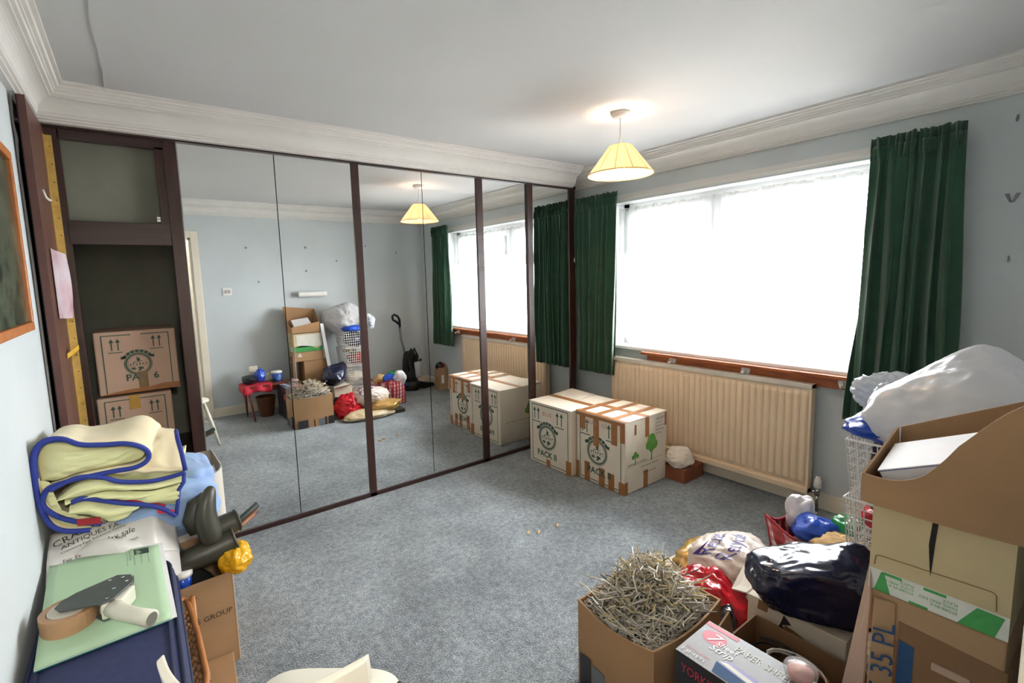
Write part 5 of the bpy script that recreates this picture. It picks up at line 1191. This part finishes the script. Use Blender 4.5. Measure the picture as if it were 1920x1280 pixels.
# lower stack of layers
def slab(top, bot, seed, m, name):
    dn = dense(top, 40); db = dense(bot, 40); ring_ = dn+db[::-1]; n = len(ring_)
    def fn(u, v):
        i = int(round(u*(n-1))); x, z = ring_[i]; return depth_map(x, z, v, .02)
    make(name, B().grid(fn, n-1, 14), m, t, smooth=True)
    cz = [( (a[0]+b_[0])/2, (a[1]+b_[1])/2) for a, b_ in zip(dn, db)]
    def ff_(u, v):
        i = int(round(u*40)); x = dn[i][0]*(1-v)+db[i][0]*v; z = dn[i][1]*(1-v)+db[i][1]*v
        return (x, YF0-.022*math.sin(math.pi*v)+.012*noise.noise(Vector((x*10, z*70, seed))), z)
    make('layer_face', B().grid(ff_, 40, 14), m, t, smooth=True)
slab([(-3.585, .80), (-3.53, .832), (-3.467, .832), (-3.419, .806), (-3.342, .786), (-3.285, .784), (-3.24, .788)], [(-3.585, .795), (-3.54, .79), (-3.47, .79), (-3.41, .775), (-3.342, .757), (-3.285, .752), (-3.245, .752)], 5, DUVG, 'layer')
slab([(-3.57, .79), (-3.53, .788), (-3.47, .788), (-3.41, .772), (-3.342, .754), (-3.285, .75), (-3.25, .748)], [(-3.565, .77), (-3.516, .782), (-3.46, .758), (-3.41, .735), (-3.34, .705), (-3.29, .69), (-3.26, .68)], 6, DUVG, 'layer')
slab([(-3.56, .762), (-3.516, .768), (-3.46, .745), (-3.436, .736), (-3.40, .728), (-3.37, .715)], [(-3.56, .735), (-3.52, .72), (-3.48, .69), (-3.45, .672), (-3.41, .68), (-3.385, .70)], 7, DUVG, 'layer')
make('blue_edging', B().tube([(x, YF0-.012, z) for x, z in dense(Bt, 50)], .008, 8), PIPE, t, smooth=True)
make('blue_edging', B().tube([(x, YF0-.012, z) for x, z in dense(Cb, 40)], .0085, 8), PIPE, t, smooth=True)
make('red_lining', B().tube([(x, YF0-.006, z+.008) for x, z in dense([(-3.50, .762), (-3.436, .746), (-3.37, .715), (-3.30, .675)], 30)], .006, 6), REDF, t, smooth=True)
make('blue_edging', B().tube([(-3.227, YF0-.006, .80), (-3.232, -.99, .86), (-3.238, -.93, .905), (-3.235, -.80, .905)], .008, 8), PIPE, t, smooth=True)
make('blue_edging', B().tube([(-3.232, YF0-.010, .795), (-3.236, YF0-.012, .76), (-3.254, YF0-.012, .735), (-3.262, YF0-.010, .68), (-3.27, YF0-.01, .64)], .007, 8), PIPE, t, smooth=True)
make('red_tab', B().grid(lambda u, v: (-3.545+.062*u, YF0-.012, .694+.022*v-.012*u), 4, 3), REDF, t, solid=.004)
make('red_tab', B().grid(lambda u, v: (-3.325+.05*u, YF0-.014, .668+.014*v-.018*u), 4, 3), mat('bright_red', '#d3202c', .7), t, solid=.004)
make('top_layer', B().grid(lambda u, v: (-3.43+.20*u-.006*v, -1.0+.40*v, .845-.055*u*0+(.80-.845)*u+(.075+.03*math.sin(math.pi*v))*min(1, v*1.6)*(1-.2*u)+.006*noise.noise(Vector((u*6, v*6, 9)))), 20, 20), DUVC, t, smooth=True, solid=.01)

# ================================================================== CREAM CHAIR IN THE DOORWAY
t = thing('spindle_chair', 'cream painted wooden spindle back chair near the camera', 'chair', (-3.09, -2.03, 0))
cf = Vector((.62, .785, 0)); cl = Vector((.785, -.62, 0)); cc = Vector((-3.088, -2.022, 0)); zs = .45
def cp(l, f, z): return cc+cl*l+cf*f+Vector((0, 0, z))
prof = []
for k in range(48):
    a = 2*math.pi*k/48; ca, sa = math.cos(a), math.sin(a); e = .42
    x = math.copysign(abs(ca)**e, ca)*(.195 if sa > 0 else .185-.02*abs(sa)); y = math.copysign(abs(sa)**(.55), sa)*.195
    prof.append((x, y))
vs = []
for s_, z in ((.93, zs-.032), (1, zs-.022), (1, zs-.008), (.965, zs), (.55, zs-.004)):
    for x, y in prof: vs.append(cp(x*s_, y*s_, z))
n = 48; fs = [(i*n+k, i*n+(k+1) % n, (i+1)*n+(k+1) % n, (i+1)*n+k) for i in range(4) for k in range(n)] + [tuple(range(n))[::-1], tuple(range(4*n, 5*n))]
make('seat', B().add(vs, fs), CHAIRP, t, smooth=True)
rl = []
def arc(k, r=.215, z=.80):
    a = R(195+150*k); return cp(r*math.cos(a)*.98, -.02+r*math.sin(a)*1.12, z)
vs = []; fs = []; N = 30
for i in range(N+1):
    k = i/N; tt_ = 2*k-1; h = .036+.012*math.sin(math.pi*k)
    for df, z in ((.010, .795-h), (-.012, .795-h), (-.024, .80+h*.6), (-.004, .80+h*.6)):
        vs.append(cp(.024+.192*tt_, -.185-.105*(1-tt_*tt_)+df, z-.008))
for i in range(N):
    for k in range(4): fs.append((i*4+k, i*4+(k+1) % 4, i*4+4+(k+1) % 4, i*4+4+k))
fs += [(3, 2, 1, 0), (N*4, N*4+1, N*4+2, N*4+3)]
make('back_rail', B().add(vs, fs), CHAIRP, t, bevel=.004, seg=2)
for k in range(6):
    a = R(200+28*k); q_ = -.86+.344*k; make('spindle', B().tube([cp(.17*math.cos(a), -.01+.165*math.sin(a), zs-.01), cp(.024+.192*q_, -.192-.105*(1-q_*q_), .775)], [.008, .011, ] if False else [.0095, .008], 8), CHAIRP, t, smooth=True)
for sl in (-1, 1):
    for sf_ in (-1, 1):
        make('leg', B().tube([cp(sl*.13, sf_*.13, zs-.02), cp(sl*.165, sf_*.165, .22), cp(sl*.20, sf_*.20, 0)], [.014, .019, .012], 10), CHAIRP, t, smooth=True)
    make('stretcher', B().tube([cp(sl*.165, -.165, .22), cp(sl*.165, .165, .22)], .010, 8), CHAIRP, t, smooth=True)
make('stretcher', B().tube([cp(-.165, 0, .22), cp(.165, 0, .22)], .010, 8), CHAIRP, t, smooth=True)
for l, f in ((.19, .14),): make('chip', B().disc(cp(l-.012, f, zs+.0005), .006, 10), DWOOD, t)
